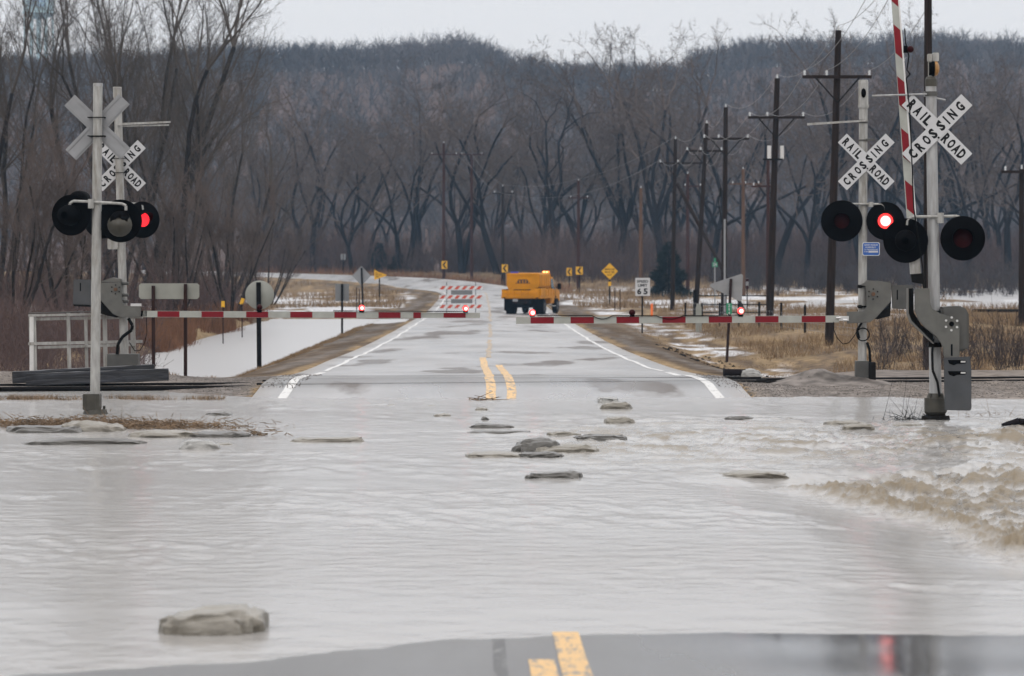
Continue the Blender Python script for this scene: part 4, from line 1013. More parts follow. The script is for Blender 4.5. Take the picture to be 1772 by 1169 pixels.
# ---- C: near left signal, seen from behind
q = L2(165, 717, 114.5)
Cc = thing('crossing_signal', 'nearest left railroad signal seen from behind, blank grey crossbuck back, no gate', 'railroad signal', q.loc())
m_ = MB(); m_.bbox(q.x(145), q.x(174), -.14, .14, q.z(708), q.z(681), .01); m_.box(q.x(147), q.x(150), -.15, -.14, q.z(706), q.z(684)); m_.box(q.x(164), q.x(167), -.15, -.14, q.z(706), q.z(682)); m_.build('base_casting', M['mud'], Cc)
m_ = MB().cyl((0, 0, -.1), (0, 0, q.z(708)), .22, .17, 8)
for a_ in range(4): m_.cyl((.15 * math.cos(a_ * 1.57 + .6), .15 * math.sin(a_ * 1.57 + .6), 0), (.15 * math.cos(a_ * 1.57 + .6), .15 * math.sin(a_ * 1.57 + .6), .13), .02, n=6)
m_.build('foundation', M['mud'], Cc)
MB().cyl((q.x(164.5), 0, q.z(682)), (q.x(169.5), 0, q.z(147)), .074, .070, 20).build('mast', M['mast_b'], Cc)
MB().cyl((q.x(169.5), 0, q.z(149)), (q.x(169.5), 0, q.z(143.5)), .076, .07, 20).build('mast_cap', M['mast'], Cc)
crossbuck(Cc, q.x(167.5), q.z(219), yy=.09, text=False, tilt=R(1.2), L_=1.17)
m_ = MB()
for z in (203, 236): m_.cyl((q.x(157), -.085, q.z(z)), (q.x(181), -.085, q.z(z)), .008, n=6).cyl((q.x(157.5), -.12, q.z(z)), (q.x(157.5), .09, q.z(z)), .010, n=6).cyl((q.x(180.5), -.12, q.z(z)), (q.x(180.5), .09, q.z(z)), .010, n=6)
m_.build('sign_clamp', M['dark'], Cc)
zb = q.z(350)
MB().path([(q.x(122), -.09, zb - .10), (q.x(122), -.09, zb - .02), (q.x(128), -.09, zb + .02), (q.x(158), -.09, zb + .01), (q.x(212), -.09, zb - .02), (q.x(219), -.09, zb - .05), (q.x(219), -.09, zb - .12)], .022, 10).build('light_bar', M['mast_b'], Cc)
MB().cyl((q.x(159), -.09, zb - .09), (q.x(159), -.09, zb + .05), .05, n=12).build('bar_clamp', M['mast_b'], Cc)
lamp(Cc, q.x(124), q.z(372), R(166), 0, .31, y=-.02)
lamp(Cc, q.x(209), q.z(382), R(180), 0, .325, y=.0)
MB().lathe([(0, .02), (.08, .05), (.15, .12), (.18, .22)], 18, Matrix.Translation((q.x(209), -.36, q.z(389))) @ Matrix.Diagonal((1.05, 1, 1, 1))).build('lamp_back_cover', M['mud'], Cc)
lamp(Cc, q.x(133), q.z(347), R(180), 0, .11, y=.3)

# ---- D: far left signal, gate lowered
q = L2(212, 655, 88)
D = thing('crossing_signal', 'left railroad signal behind the dark timbers, its long gate arm lowered over the lane', 'railroad signal', q.loc())
MB().box(-.28, .32, -.2, .2, -.1, q.z(612)).build('base_casting', M['grey'], D)
MB().cyl((q.x(216), 0, q.z(640)), (q.x(203.5), 0, q.z(165)), .084, .078, 20).build('mast', M['mast_b'], D)
MB().cyl((q.x(203.5), 0, q.z(168)), (q.x(203), 0, q.z(151)), .088, .084, 20).cyl((q.x(203), 0, q.z(152)), (q.x(203), 0, q.z(150)), .09, .08, 20).build('bell_housing', M['mast_b'], D)
MB().prism(q.p(203, 213, 296, 209.5, 296, 212.5, 203, 217), -.13, -.1).prism(q.p(210, 217, 292, 214.5, 292, 217, 210, 219), .02, .05).build('cross_rod', M['mast_b'], D)
crossbuck(D, q.x(207), q.z(286), yy=.095, text=True, L_=1.2)
zb = q.z(352)
MB().path([(q.x(170), -.09, zb - .1), (q.x(171), -.09, zb), (q.x(240), -.09, zb), (q.x(247), -.09, zb - .04), (q.x(248), -.09, zb - .12)], .022, 10).build('light_bar', M['mast_b'], D)
lamp(D, q.x(248), q.z(380), R(28), 2, .36, y=-.1)
lamp(D, q.x(178), q.z(380), R(10), 0, .37, y=-.05)
m_ = MB(); m_.bbox(q.x(187), q.x(205), -.1, -.09, q.z(431), q.z(412), .02); m_.build('small_sign_back', M['mast_b'], D)
m_ = MB(); m_.prism(q.p(130, 483, 174, 484, 174, 528, 129, 526), -.26, -.22); o = fixn(m_.build('counterweight', M['slate'], D), .01)
m_ = MB(); m_.prism(q.p(129, 526, 174, 528, 172, 531, 131, 529), -.26, .0); m_.build('counterweight_edge', M['dark'], o)
MB().box(q.x(141), q.x(143), -.264, -.2605, q.z(503), q.z(489)).build('slot', M['hood'], o)
m_ = MB(); m_.prism(q.p(172, 489, 212, 488, 214, 520, 219, 528, 246, 529, 246, 547.5, 210, 548, 198, 542, 174, 515), -.30, -.24); mh = fixn(m_.build('gate_mechanism', M['greyl'], D), .006)
hex_bolts(mh, q.x(203), q.z(500), -.302, .085, 'rust', 'dark', .014)
m_ = MB(); m_.prism(q.p(172, 488, 196, 480, 212, 482, 213, 488), -.28, .12); fixn(m_.build('mechanism_lid', M['greyl'], D), .01)
MB().prism(q.p(174, 516, 198, 543, 209, 548, 204, 549, 186, 545, 174, 541), -.2, .1).build('arm_underside', M['dark'], D)
for yy_ in (490, 510, 521): MB().cyl((q.x(212), -.14, q.z(yy_)), (q.x(224), -.14, q.z(yy_)), .03, n=10).build('mast_clamp', M['grey'], D)
MB().box(q.x(229), q.x(247), -.31, -.25, q.z(529), q.z(524.5)).build('arm_coupling', M['steel'], D)
m_ = MB()
for k in range(5): m_.cyl((q.x(247 + k * 2.2), -.28, q.z(547)), (q.x(248 + k * 2.2), -.28, q.z(537)), .014, n=6)
m_.build('spring', M['hood'], D)
def zc_(x): return q.z(542.5 + (545 - 542.5) * (x - 258) / (831 - 258))
b1 = [275, 313, 351, 389, 428, 466, 504, 542, 580, 618, 656, 694, 716, 729]
arm(D, q.x(250), q.x(729), zc_(250), zc_(729), -.29, [q.x(v_) for v_ in b1], True, .125)
arm(D, q.x(716), q.x(831), zc_(716), zc_(831), -.26, [q.x(v_) for v_ in (768, 806, 831)], True, .105, .02)
for x_, z_, li in ((451, 531, 0), (627, 532, 1), (806, 533, 1)):
    MB().box(q.x(x_ - 4), q.x(x_ + 4), -.30, -.24, q.z(540), q.z(535.5)).build('lamp_bracket', M['hood'], D)
    lo = MB().lathe([(0, -.07), (.035, -.06), (.056, -.03), (.058, 0), (.055, .03), (0, .05)], 16, Matrix.Translation((q.x(x_), -.27, q.z(z_)))).build('gate_lamp', M['redl'] if li else M['lens'], D)
    if li: MB().lathe([(0, -.078), (.028, -.072), (.036, -.062)], 12, Matrix.Translation((q.x(x_) + .008, -.27, q.z(z_) - .004))).build('bulb', M['redh'], lo)
pts_ = []
for a_, b_, kk in ((578, 612, 'c'), (612, 650, 'l'), (690, 715, 'l'), (740, 792, 'c'), (792, 806, 'l')):
    N = int((b_ - a_) / 1.6) if kk == 'c' else 4
    for i in range(N + 1):
        t = i / N; x_ = a_ + (b_ - a_) * t; pts_.append((q.x(x_), -.31, zc_(x_) + .078 + (.009 * (1 if i % 2 else -1) if kk == 'c' else .0)))
MB().path(pts_, .009, 4).build('arm_cable', M['cable'], D)
MB().path([(q.x(224), -.2, q.z(550)), (q.x(231), -.2, q.z(562)), (q.x(230), -.2, q.z(570)), (q.x(214), -.2, q.z(582)), (q.x(206), -.2, q.z(595)), (q.x(205), -.2, q.z(612))], .032, 8).build('conduit', M['cable'], D)
MB().path([(q.x(256), -.3, q.z(548)), (q.x(257), -.3, q.z(575)), (q.x(253), -.3, q.z(592)), (q.x(245), -.3, q.z(605)), (q.x(236), -.28, q.z(606)), (q.x(226), -.2, q.z(592))], .008, 5).build('cable_loop', M['cable'], D)

# ---- white railing frame
q = L2(150, 655, 87)
rf = thing('railing_frame', 'white metal railing frame behind the stacked dark timbers', 'railing', q.loc())
for (xa, xb_, yt, dy) in ((54, 66, 543, -.35), (119, 125, 539, -.35), (142, 147, 550, .35), (181, 188, 537, -.35), (222, 230, 552, .35)):
    MB().prism(q.p(xa, yt, xb_, yt, xb_ + 2.5, 660, xa + 2.5, 660), dy - .03, dy + .03).build('post', M['mast_b'], rf)
MB().box(q.x(56), q.x(63), -.40, -.385, q.z(655), q.z(545)).build('post_flange', M['white'], rf)
for (ya, yb, dy) in ((541, 545, -.39), (547, 552, -.30), (589, 594, -.39), (597.5, 602, .30)):
    MB().prism(q.p(54, ya + 2, 250, ya - 2, 250, yb - 2, 54, yb + 2) if dy < 0 else q.p(62, ya + 2, 232, ya - 3, 232, yb - 3, 62, yb + 2), dy - .02, dy + .02).build('rail', M['mast_b'], rf)
MB().cyl((q.x(54), -.41, q.z(541)), (q.x(187), -.41, q.z(537.5)), .012, n=6).build('top_cable', M['grey'], rf)

# ---- timbers
def timber(x0, x1, y0, y1, z0, z1, h_, lb, dep=.30, cut=0):
    t = thing('timber', lb, 'timber', (x0, y0, z0)); Lx = math.hypot(x1 - x0, y1 - y0); a = math.atan2(y1 - y0, x1 - x0); t.rotation_euler = (0, -math.atan2(z1 - z0, Lx), a)
    import bmesh
    bm = bmesh.new(); bmesh.ops.create_grid(bm, x_segments=1, y_segments=1, size=.5); bm.free()
    m_ = MB(); N = 14; sec = [(0, 0), (dep, 0), (dep, h_), (0, h_)]
    rr = random.Random(int(x0 * 100)); ring = []
    vs = []
    for i in range(N + 1):
        u = Lx * i / N; j_ = .006
        for (yy, zz) in sec: vs.append((u + (cut if zz > 0 and i == N else 0) * 1, yy + rr.uniform(-j_, j_), zz + rr.uniform(-j_, j_)))
    fs = [(0, 1, 2, 3)[::-1], tuple(4 * N + k for k in range(4))]
    for i in range(N):
        for k in range(4): fs.append((4 * i + k, 4 * i + (k + 1) % 4, 4 * i + 4 + (k + 1) % 4, 4 * i + 4 + k))
    m_.add(vs, fs); o = fixn(m_.build('beam', M['tie'], t), .01)
    return t
timber(-8.66, -6.13, 61.75, 61.95, .055, .14, .215, 'front dark creosoted timber lying beside the rail left of the road', .26)
timber(-8.95, -6.42, 62.12, 62.30, .085, .21, .21, 'rear dark creosoted timber showing above the front one left of the road', .26)

# ------------------------------------------------------------------ road signs
def sign_post(par, x, z0, z1, m_='post', w_=.05, lean=0, y=0, d_=.05):
    MB().prism([(x - w_, z0), (x + w_, z0), (x + w_ + lean, z1), (x - w_ + lean, z1)], y - d_, y + d_).build('post', M[m_], par)
def base_for(px, d, py=None):
    X = (px - 886) / F * d; return X, d, gz1(X, d)
# round advance sign back
X, d, z = base_for(449, 110, 0); s_ = F / 110
t = thing('round_sign', 'round sign seen from behind on a thick dark post beside the pond', 'road sign', (X, d, z))
sign_post(t, 0, -.3, (430 - 488) / s_ + CH - z, 'post', .072, -.03)
zc0 = CH - z - (510 - 430) / s_
MB().lathe([(0, .06), (.455, .06), (.46, .065), (.455, .07), (0, .07)], 32, Matrix.Translation((0, 0, zc0))).build('sign_panel', M['alub'], t)
# wide board on two posts
d = 86; s_ = F / d; X, _, z = base_for(292, d); t = thing('wide_board_sign', 'wide blank board sign seen from behind on two rusty posts', 'road sign', (X, d, z))
sign_post(t, (266 - 292) / s_, -.3, CH - z - (494 - 430) / s_, 'rpost', .040, -.01); sign_post(t, (321 - 292) / s_, -.3, CH - z - (491 - 430) / s_, 'rpost', .040, -.0)
m_ = MB(); m_.bbox((240 - 292) / s_, (344.5 - 292) / s_, .06, .07, CH - z - (517 - 430) / s_, CH - z - (490 - 430) / s_, .05); m_.build('sign_panel', M['alub'], t)
# rectangular back
d = 150; s_ = F / d; X, _, z = base_for(592, d); t = thing('rectangular_sign', 'small grey rectangular sign seen from behind at the far end of the pond', 'road sign', (X, d, z))
sign_post(t, 0, -.4, CH - z - (491 - 430) / s_, 'post', .045, 0)
MB().box(-12 / s_, 12 / s_, .06, .065, CH - z - (520.5 - 430) / s_, CH - z - (490.5 - 430) / s_).build('sign_panel', M['alug'], t)
# diamond back
d = 232; s_ = F / d; X, _, z = base_for(628, d); t = thing('diamond_sign', 'grey diamond sign seen from behind left of the road bend', 'road sign', (X, d, z))
sign_post(t, .03, -.4, CH - z - (463 - 430) / s_, 'post', .06, -.12)
zc0 = CH - z - (477 - 430) / s_; MB().prism([(-.1 - .63, zc0), (-.1, zc0 - .66), (-.1 + .63, zc0), (-.1, zc0 + .66)], .07, .075).build('sign_panel', M['alu'], t)
# yellow pennant
d = 270; s_ = F / d; X, _, z = base_for(657, d); t = thing('pennant_sign', 'yellow no-passing pennant sign on a post by the road bend', 'road sign', (X, d, z))
sign_post(t, .0, -.4, CH - z - (480 - 430) / s_, 'post', .05, -.02)
zc0 = CH - z - (475 - 430) / s_; pn = MB().prism([(-.42, zc0 + .42), (-.10, zc0 + .22), (.55, zc0), (.52, zc0 - .08), (-.42, zc0 - .42)], -.075, -.07).build('sign_panel', M['yellow'], t)
m_ = MB(); put_text(m_, 'NO', .18, .11, -.25, zc0 + .15, -.077); put_text(m_, 'PASSING', .48, .11, -.08, zc0 + .0, -.077); put_text(m_, 'ZONE', .26, .11, -.2, zc0 - .15, -.077); m_.build('lettering', M['black'], pn)
# triangle back with mile marker
d = 120; s_ = F / d; X, _, z = base_for(1257, d); t = thing('triangular_sign', 'white triangular sign seen from behind on a leaning post with green marker', 'road sign', (X, d, z))
yz = lambda y: CH - z - (y - 430) / s_
sign_post(t, 0, yz(640), yz(482), 'rpost', .045, .16)
MB().prism([((1228 - 1257) / s_, yz(494)), ((1230 - 1257) / s_, yz(491)), ((1283 - 1257) / s_, yz(473.5)), ((1286 - 1257) / s_, yz(476)), ((1284 - 1257) / s_, yz(519)), ((1280 - 1257) / s_, yz(521)), ((1231 - 1257) / s_, yz(497))], .07, .075).build('sign_panel', M['alu'], t)
MB().box(-.00 - .005, .19, -.075, -.07, yz(543), yz(524)).build('green_marker', M['green'], t)
m_ = MB(); put_text(m_, '2', .07, .10, .09, yz(528.2), -.078); put_text(m_, '1', .03, .10, .09, yz(534.5), -.078); put_text(m_, '4', .06, .10, .09, yz(541), -.078); m_.build('lettering', M['sheeting'], t)
# speed limit
d = 152; s_ = F / d; X, _, z = base_for(1112, d); t = thing('speed_limit_sign', 'white SPEED LIMIT 65 sign on the right verge', 'road sign', (X, d, z)); yz = lambda y: CH - z - (y - 430) / s_
sign_post(t, -.02, -.3, yz(482), 'post', .035, .01)
sp = MB(); sp.bbox(-12.7 / s_, 12.7 / s_, -.06, -.055, yz(511.5), yz(480.5), .02); sp = sp.build('sign_panel', M['sheeting'], t)
m_ = MB(); put_text(m_, 'SPEED', .50, .12, 0, yz(486.5), -.062, bold=.035); put_text(m_, 'LIMIT', .42, .12, 0, yz(493.3), -.062, bold=.035); put_text(m_, '6', .19, .27, -.15, yz(503.8), -.062, bold=.04); put_text(m_, '5', .19, .27, .13, yz(503.8), -.062, bold=.04); m_.build('lettering', M['black'], sp)
# bridge diamond
d = 262; s_ = F / d; X, _, z = base_for(1055, d); t = thing('yellow_diamond_sign', 'yellow diamond warning sign with a small yellow plaque below, beside snow', 'road sign', (X, d, z)); yz = lambda y: CH - z - (y - 430) / s_
sign_post(t, 0, -.4, yz(484), 'post', .055)
zc0 = yz(469); a_ = 14.3 / s_; dm = MB().prism([(-a_, zc0), (0, zc0 - a_), (a_, zc0), (0, zc0 + a_)], -.075, -.07).build('sign_panel', M['yellow'], t)
m_ = MB(); put_text(m_, 'BRIDGE', .72, .13, 0, zc0 + .15, -.078); put_text(m_, 'MAY BE', .72, .13, 0, zc0 - .06, -.078); put_text(m_, 'ICY', .34, .13, 0, zc0 - .27, -.078); m_.build('lettering', M['black'], dm)
MB().box(-.11, .11, -.075, -.07, yz(494.5), yz(487)).build('plaque', M['yellow'], t)
# chevrons
for px, py, d, sw, lb in ((769, 458, 378, 10, 'leftmost of the chevron signs on the outside of the bend'), (873.5, 464, 352, 10.5, 'chevron sign on a tall post just left of the truck'), (985, 470, 345, 9, 'dull chevron sign just right of the truck, turned away a little'), (1002.5, 468, 325, 12, 'brightest chevron sign, rightmost of the row')):
    s_ = F / d; X = (px - 886) / s_; zg = gz1(X, d) if px > 800 else gz1(X, d); t = thing('chevron_sign', lb, 'road sign', (X, d, zg)); zc0 = CH - zg - (py - 430) / s_
    sign_post(t, 0, -.3, zc0, 'post', .045)
    w2, h2 = sw / 2 / s_, 6.8 / s_
    pn = MB().box(-w2, w2, -.055, -.05, zc0 - h2, zc0 + h2).build('sign_panel', M['yellow'], t)
    MB().prism([(w2 * .75, zc0 + h2 * .82), (w2 * .1, zc0 + h2 * .82), (-w2 * .7, zc0), (w2 * .1, zc0 - h2 * .82), (w2 * .75, zc0 - h2 * .82), (-w2 * .05, zc0)], -.058, -.0555).build('chevron', M['black'], pn)
# far small twin back sign
d = 420; s_ = F / d; X = (594 - 886) / s_; zg = gz1(X, d); t = thing('small_far_sign', 'small white two-panel sign seen from behind, far beyond the bend on a tall post', 'road sign', (X, d, zg)); yz = lambda y: CH - zg - (y - 430) / s_
sign_post(t, 0, -.3, yz(440), 'post', .07)
for a_ in (-4.3, .6): MB().box(a_ / s_, (a_ + 3.7) / s_, -.08, -.07, yz(449), yz(439)).build('sign_panel', M['alu'], t)
# yellow markers left
for px, py, d, tl, lb in ((386, 526, 140, 0, 'upright yellow marker plate in the thicket'), (419, 521, 150, .35, 'tilted yellow marker plate between the board and the round sign')):
    s_ = F / d; X = (px - 886) / s_; zg = gz1(X, d); t = thing('marker_plate', lb, 'marker', (X, d, zg)); zc0 = CH - zg - (py - 430) / s_
    sign_post(t, 0, -.3, zc0 - .1, 'rpost', .02); o = MB().box(-3 / s_, 3 / s_, -.03, -.025, -5.5 / s_, 5.5 / s_).build('plate', M['yellow'], t, (0, 0, zc0)); o.rotation_euler = (0, tl, 0)
# green street sign, red/white marker, orange marker, pedestal
d = 210; s_ = F / d; X = (1237 - 886) / s_; zg = gz1(X, d); t = thing('green_street_sign', 'small green number sign on a thin post behind the utility poles', 'road sign', (X, d, zg)); yz = lambda y: CH - zg - (y - 430) / s_
sign_post(t, 0, -.3, yz(452), 'alu', .035); o = MB().box(-4.7 / s_, 4.7 / s_, -.05, -.045, yz(461.5), yz(453)).build('sign_panel', M['green'], t)
m_ = MB(); put_text(m_, '24', .22, .17, 0, yz(457.2), -.052); m_.build('lettering', M['sheeting'], o); MB().box(-1.8 / s_, 1.8 / s_, -.05, -.045, yz(452), yz(446)).build('top_plate', M['green'], t)
d = 200; s_ = F / d; X = (1293 - 886) / s_; zg = gz1(X, d); t = thing('red_white_marker', 'small red and white marker post near the wire gate', 'marker', (X, d, zg)); yz = lambda y: CH - zg - (y - 430) / s_
sign_post(t, 0, -.3, yz(481), 'post', .03); MB().box(-2 / s_, 2 / s_, -.05, -.045, yz(500), yz(481)).build('plate', M['sheeting'], t)
for a_, b_ in ((487, 481.5), (500, 494)): MB().box(-2 / s_, 2 / s_, -.055, -.051, yz(a_), yz(b_)).build('red_band', M['lens'], t)
d = 190; s_ = F / d; X = (1128 - 886) / s_; zg = gz1(X, d); t = thing('orange_marker', 'short orange utility marker in the dry grass right of the speed limit sign', 'marker', (X, d, zg)); MB().cyl((0, 0, -.1), (0, 0, CH - zg - (525 - 430) / s_), .07, .065, 10).cyl((0, 0, 0), (0, 0, .08), .1, n=10).build('tube', M['orange'], t)
d = 160; s_ = F / d; X = (1209 - 886) / s_; zg = gz1(X, d); t = thing('utility_pedestal', 'pale green utility pedestal behind the lowered gate arm', 'utility box', (X, d, zg))
hh = CH - zg - (530 - 430) / s_; o = MB(); o.bbox(-.13, .13, -.13, .13, -.1, hh, .03); o.build('body', M['alub'], t); o = MB(); o.bbox(-.10, .10, -.10, .10, hh, hh + .12, .03); o.build('cap', M['alub'], t)
# thin stakes
for px, d, yt, lb in ((1064, 240, 497, 'thin bare stake right of the yellow diamond'), (1073, 240, 500, 'second thin stake right of the yellow diamond'), (617, 225, 497, 'thin stake left of the diamond post with a pale tip'), (622, 228, 500, 'thin stake nearest the diamond post')):
    s_ = F / d; X = (px - 886) / s_; zg = gz1(X, d); t = thing('stake', lb, 'stake', (X, d, zg)); MB().cyl((0, 0, -.2), (0, 0, CH - zg - (yt - 430) / s_), .03, n=6).build('shaft', M['rpost'], t)

# barricade
d = 196; s_ = F / d; X = (798 - 886) / s_; zg = float(road_info(np.array([X]), np.array([float(d)]))[1][0]) - .03
t = thing('road_barricade', 'red and white striped three-rail barricade standing across the left lane', 'barricade', (X, d, zg)); yz = lambda y: CH - zg - (y - 430) / s_
for a_ in (773, 823):
    MB().box((a_ - 798) / s_ - .025, (a_ - 798) / s_ + .025, -.02, .02, .04, yz(488)).build('upright', M['alug'], t)
    MB().box((a_ - 798) / s_ - .03, (a_ - 798) / s_ + .03, -.6, .6, 0, .05).build('foot', M['alug'], t)
for k, (ya, yb) in enumerate(((500.5, 494.5), (516.5, 510.5), (533, 526.8))):
    x0, x1 = (760 - 798) / s_, (835.5 - 798) / s_
    o = MB().box(x0, x1, -.05, -.022, yz(ya), yz(yb)).build('board', M['white'], t)
    h2 = yz(yb) - yz(ya); n_ = 6; st_ = (x1 - x0) / n_
    for i in range(n_):
        a_ = x0 + i * st_ + .02; MB().prism([(a_, yz(ya) + .004), (a_ + st_ * .5, yz(ya) + .004), (min(x1, a_ + st_ * .5 + .16), yz(yb) - .004), (a_ + .16, yz(yb) - .004)], -.054, -.0505).build('red_stripe', M['orangered'], o)
for ya, yb in ((509.5, 501.7), (524.5, 517.2)): MB().box((780.5 - 798) / s_, (817.5 - 798) / s_, -.045, -.03, yz(ya), yz(yb)).build('blank_panel', M['alug'], t)

# ------------------------------------------------------------------ truck
zt = float(road_info(np.array([1.5]), np.array([221.]))[1][0])
T_ = thing('dump_truck', 'yellow highway truck with sand spreader and lit amber beacon, driving away', 'truck', (1.30, 219, zt), R(-13))
def wheel(x, y, w_, nm='wheel'):
    o = MB(); sg = 1 if x > 0 else -1
    o.cyl((x - w_ / 2, y, .46), (x + w_ / 2, y, .46), .46, n=24).cyl((x - w_ / 2 + .02, y, .46), (x + w_ / 2 - .02, y, .46), .47, n=24)
    wo = o.build(nm, M['tyre'], T_)
    MB().cyl((x + sg * (w_ / 2), y, .46), (x + sg * (w_ / 2 + .012), y, .46), .27, .24, 18).cyl((x + sg * (w_ / 2 + .01), y, .46), (x + sg * (w_ / 2 + .05), y, .46), .09, n=10).build('rim', M['slate'], wo)
wheel(-.93, -1.9, .56); wheel(.93, -1.9, .56); wheel(-.98, 2.3, .28); wheel(.98, 2.3, .28)
MB().box(-.42, .42, -3.2, 3.0, .55, .85).box(-.9, .9, -2.1, -1.7, .4, .55).box(-.62, .62, -3.2, .6, .46, .97).build('chassis_and_shade_fill', M['hood'], T_)  # frame and axle; last box is a black fill for underbody shade
o = MB(); o.box(-1.24, 1.24, -3.35, .75, .98, 1.14); bd = fixn(o.build('bed_floor', M['truck'], T_), .01)
for s_ in (-1, 1):
    MB().box(s_ * 1.20 - .03, s_ * 1.20 + .03, -3.3, .7, 1.14, 1.56).build('bed_side', M['truck'], T_)
    m_ = MB()
    for k in range(6): m_.box(s_ * 1.245 - .015, s_ * 1.245 + .015, -3.1 + k * .72, -3.03 + k * .72, 1.14, 1.53)
    m_.build('side_rib', M['truck'], T_)
MB().box(-1.17, 1.17, -3.36, -3.30, 1.14, 1.5).build('tailgate', M['truck'], T_)
MB().box(-1.24, 1.24, -3.42, -3.36, 1.06, 1.12).build('bumper_ledge', M['truck'], T_)
m_ = MB()
for k in range(4): m_.box(-.9 + .45 * k, -.86 + .45 * k, -3.43, -3.365, 1.14, 1.5)
m_.box(-1.15, 1.15, -3.40, -3.362, 1.30, 1.33); m_.build('tailgate_ribs', M['truck'], T_)
for s_ in (-1, 1): MB().box(s_ * 1.05 - .07, s_ * 1.05 + .07, -3.44, -3.425, 1.0, 1.06).build('marker_light', M['lens'], T_)
m_ = MB()
for k in range(6):
    for s_ in (-1, 1): m_.box(s_ * 1.055 - .015, s_ * 1.055 + .015, -2.6 + .6 * k, -2.55 + .6 * k, 1.75, 2.46)
m_.build('hopper_ribs', M['truck'], T_)
MB().box(-1.1, 1.1, -3.30, .6, 1.142, 1.16).build('bed_deck', M['dark'], T_)
# hopper: sloped sides
sec = [(-.70, 1.16), (.70, 1.16), (1.04, 1.75), (1.04, 2.48), (.98, 2.56), (-.98, 2.56), (-1.04, 2.48), (-1.04, 1.75)]
hp = MB(); hp.prism(sec, -2.75, .55); hp = fixn(hp.build('spreader_hopper', M['truck'], T_), .02)
MB().box(-1.06, 1.06, -2.79, -2.752, 2.44, 2.52).build('hopper_rim', M['truck'], hp)
g_ = MB().prism([(-.48, 1.92), (.48, 1.92), (.26, 2.18), (-.26, 2.18)], -2.775, -2.755).build('vent_panel', M['rust'], hp)
for k in range(5): MB().box(-.4 + .19 * k, -.36 + .19 * k, -2.79, -2.776, 1.93, 2.12).build('vent_bar', M['truck'], g_)
MB().box(-.5, .5, -3.2, -2.76, 1.2, 1.55).cyl((0, -3.2, .62), (0, -3.2, .68), .26, n=16).cyl((0, -3.15, .68), (0, -3.0, 1.2), .08, n=8).build('spinner', M['dark'], T_)
m_ = MB(); m_.bbox(.86, 1.3, -3.3, -2.0, 1.16, 1.62, .02); tb = m_.build('toolbox', M['truck'], T_); MB().box(.9, 1.26, -3.25, -2.05, 1.622, 1.65).build('toolbox_lid', M['dark'], tb)
# cab
cabp = [(.80, .62), (2.95, .62), (3.45, .75), (3.5, 1.25), (3.3, 1.45), (2.25, 1.55), (1.85, 2.30), (.85, 2.34)]
m_ = MB(); m_.prism(cabp, -1.0, 1.0); cb = m_.build('cab', M['truck'], T_)
for v_ in cb.data.vertices: v_.co = Vector((v_.co.y * (.88 if v_.co.z > 1.6 else 1), v_.co.x, v_.co.z))
fixn(cb, .03)
for s_ in (-1, 1):
    o = MB().add([(s_ * 1.005, .98, 1.50), (s_ * 1.005, 2.1, 1.50), (s_ * .90, 1.80, 2.18), (s_ * .90, 1.02, 2.2)], [(0, 1, 2, 3)]).build('side_window', M['tglass'], cb)
    MB().box(s_ * 1.008 - .006, s_ * 1.008 + .006, .95, .97, .7, 1.5).box(s_ * 1.008 - .006, s_ * 1.008 + .006, 2.13, 2.15, .7, 1.5).build('door_seam', M['dark'], cb)
    MB().box(s_ * 1.02 - .01, s_ * 1.02 + .01, 1.05, 1.25, 1.35, 1.39).build('door_handle', M['hood'], cb)
    MB().lathe([(.50, -.03), (.56, 0), (.56, .03), (.50, .05)], 24, Matrix.Translation((s_ * 1.0, 2.3, .52)) @ Matrix.Rotation(R(90), 4, 'Z')).build('wheel_arch', M['hood'], cb)
    MB().box(s_ * 1.0 - .12, s_ * 1.0 + .12, .9, 1.8, .44, .49).build('running_board', M['steel'], T_)
    mi = MB(); mi.bbox(s_ * 1.28 - .11, s_ * 1.28 + .11, 2.0, 2.1, 1.52, 1.88, .02); mi.cyl((s_ * 1.0, 2.05, 1.62), (s_ * 1.2, 2.05, 1.66), .025, n=6); mi.build('mirror', M['hood'], T_)
    MB().box(s_ * .92 - .33, s_ * .92 + .33, -2.55, -2.52, .22, .97).build('mud_flap', M['hood'], T_)
MB().add([(-.95, 2.27, 1.58), (.95, 2.27, 1.58), (.82, 1.90, 2.22), (-.82, 1.90, 2.22)], [(0, 1, 2, 3)]).build('windshield', M['tglass'], cb)
for x_ in (-.32, .34):
    MB().cyl((x_, -3.42, .74), (x_, -3.36, .74), .06, n=12).build('tail_light', M['lens'], T_)
MB().box(-.55, .55, -3.36, -3.3, .66, .90).build('rear_panel', M['dark'], T_)
MB().box(-.5, -.18, -3.40, -3.37, .80, .96).build('number_plate', M['alu'], T_)
m_ = MB(); m_.bbox(.55, .97, .35, .55, 2.57, 2.68, .02); o = m_.build('amber_beacon', M['amber'], T_)
m_ = MB(); m_.box(.62, .70, .33, .348, 2.60, 2.65).box(.80, .88, .33, .348, 2.60, 2.65); m_.build('beacon_bulb', M['ambh'], o)
m_ = MB(); m_.bbox(-.80, -.32, -2.7, -2.5, 2.565, 2.66, .02); m_.build('blue_beacon', M['blul'], T_)

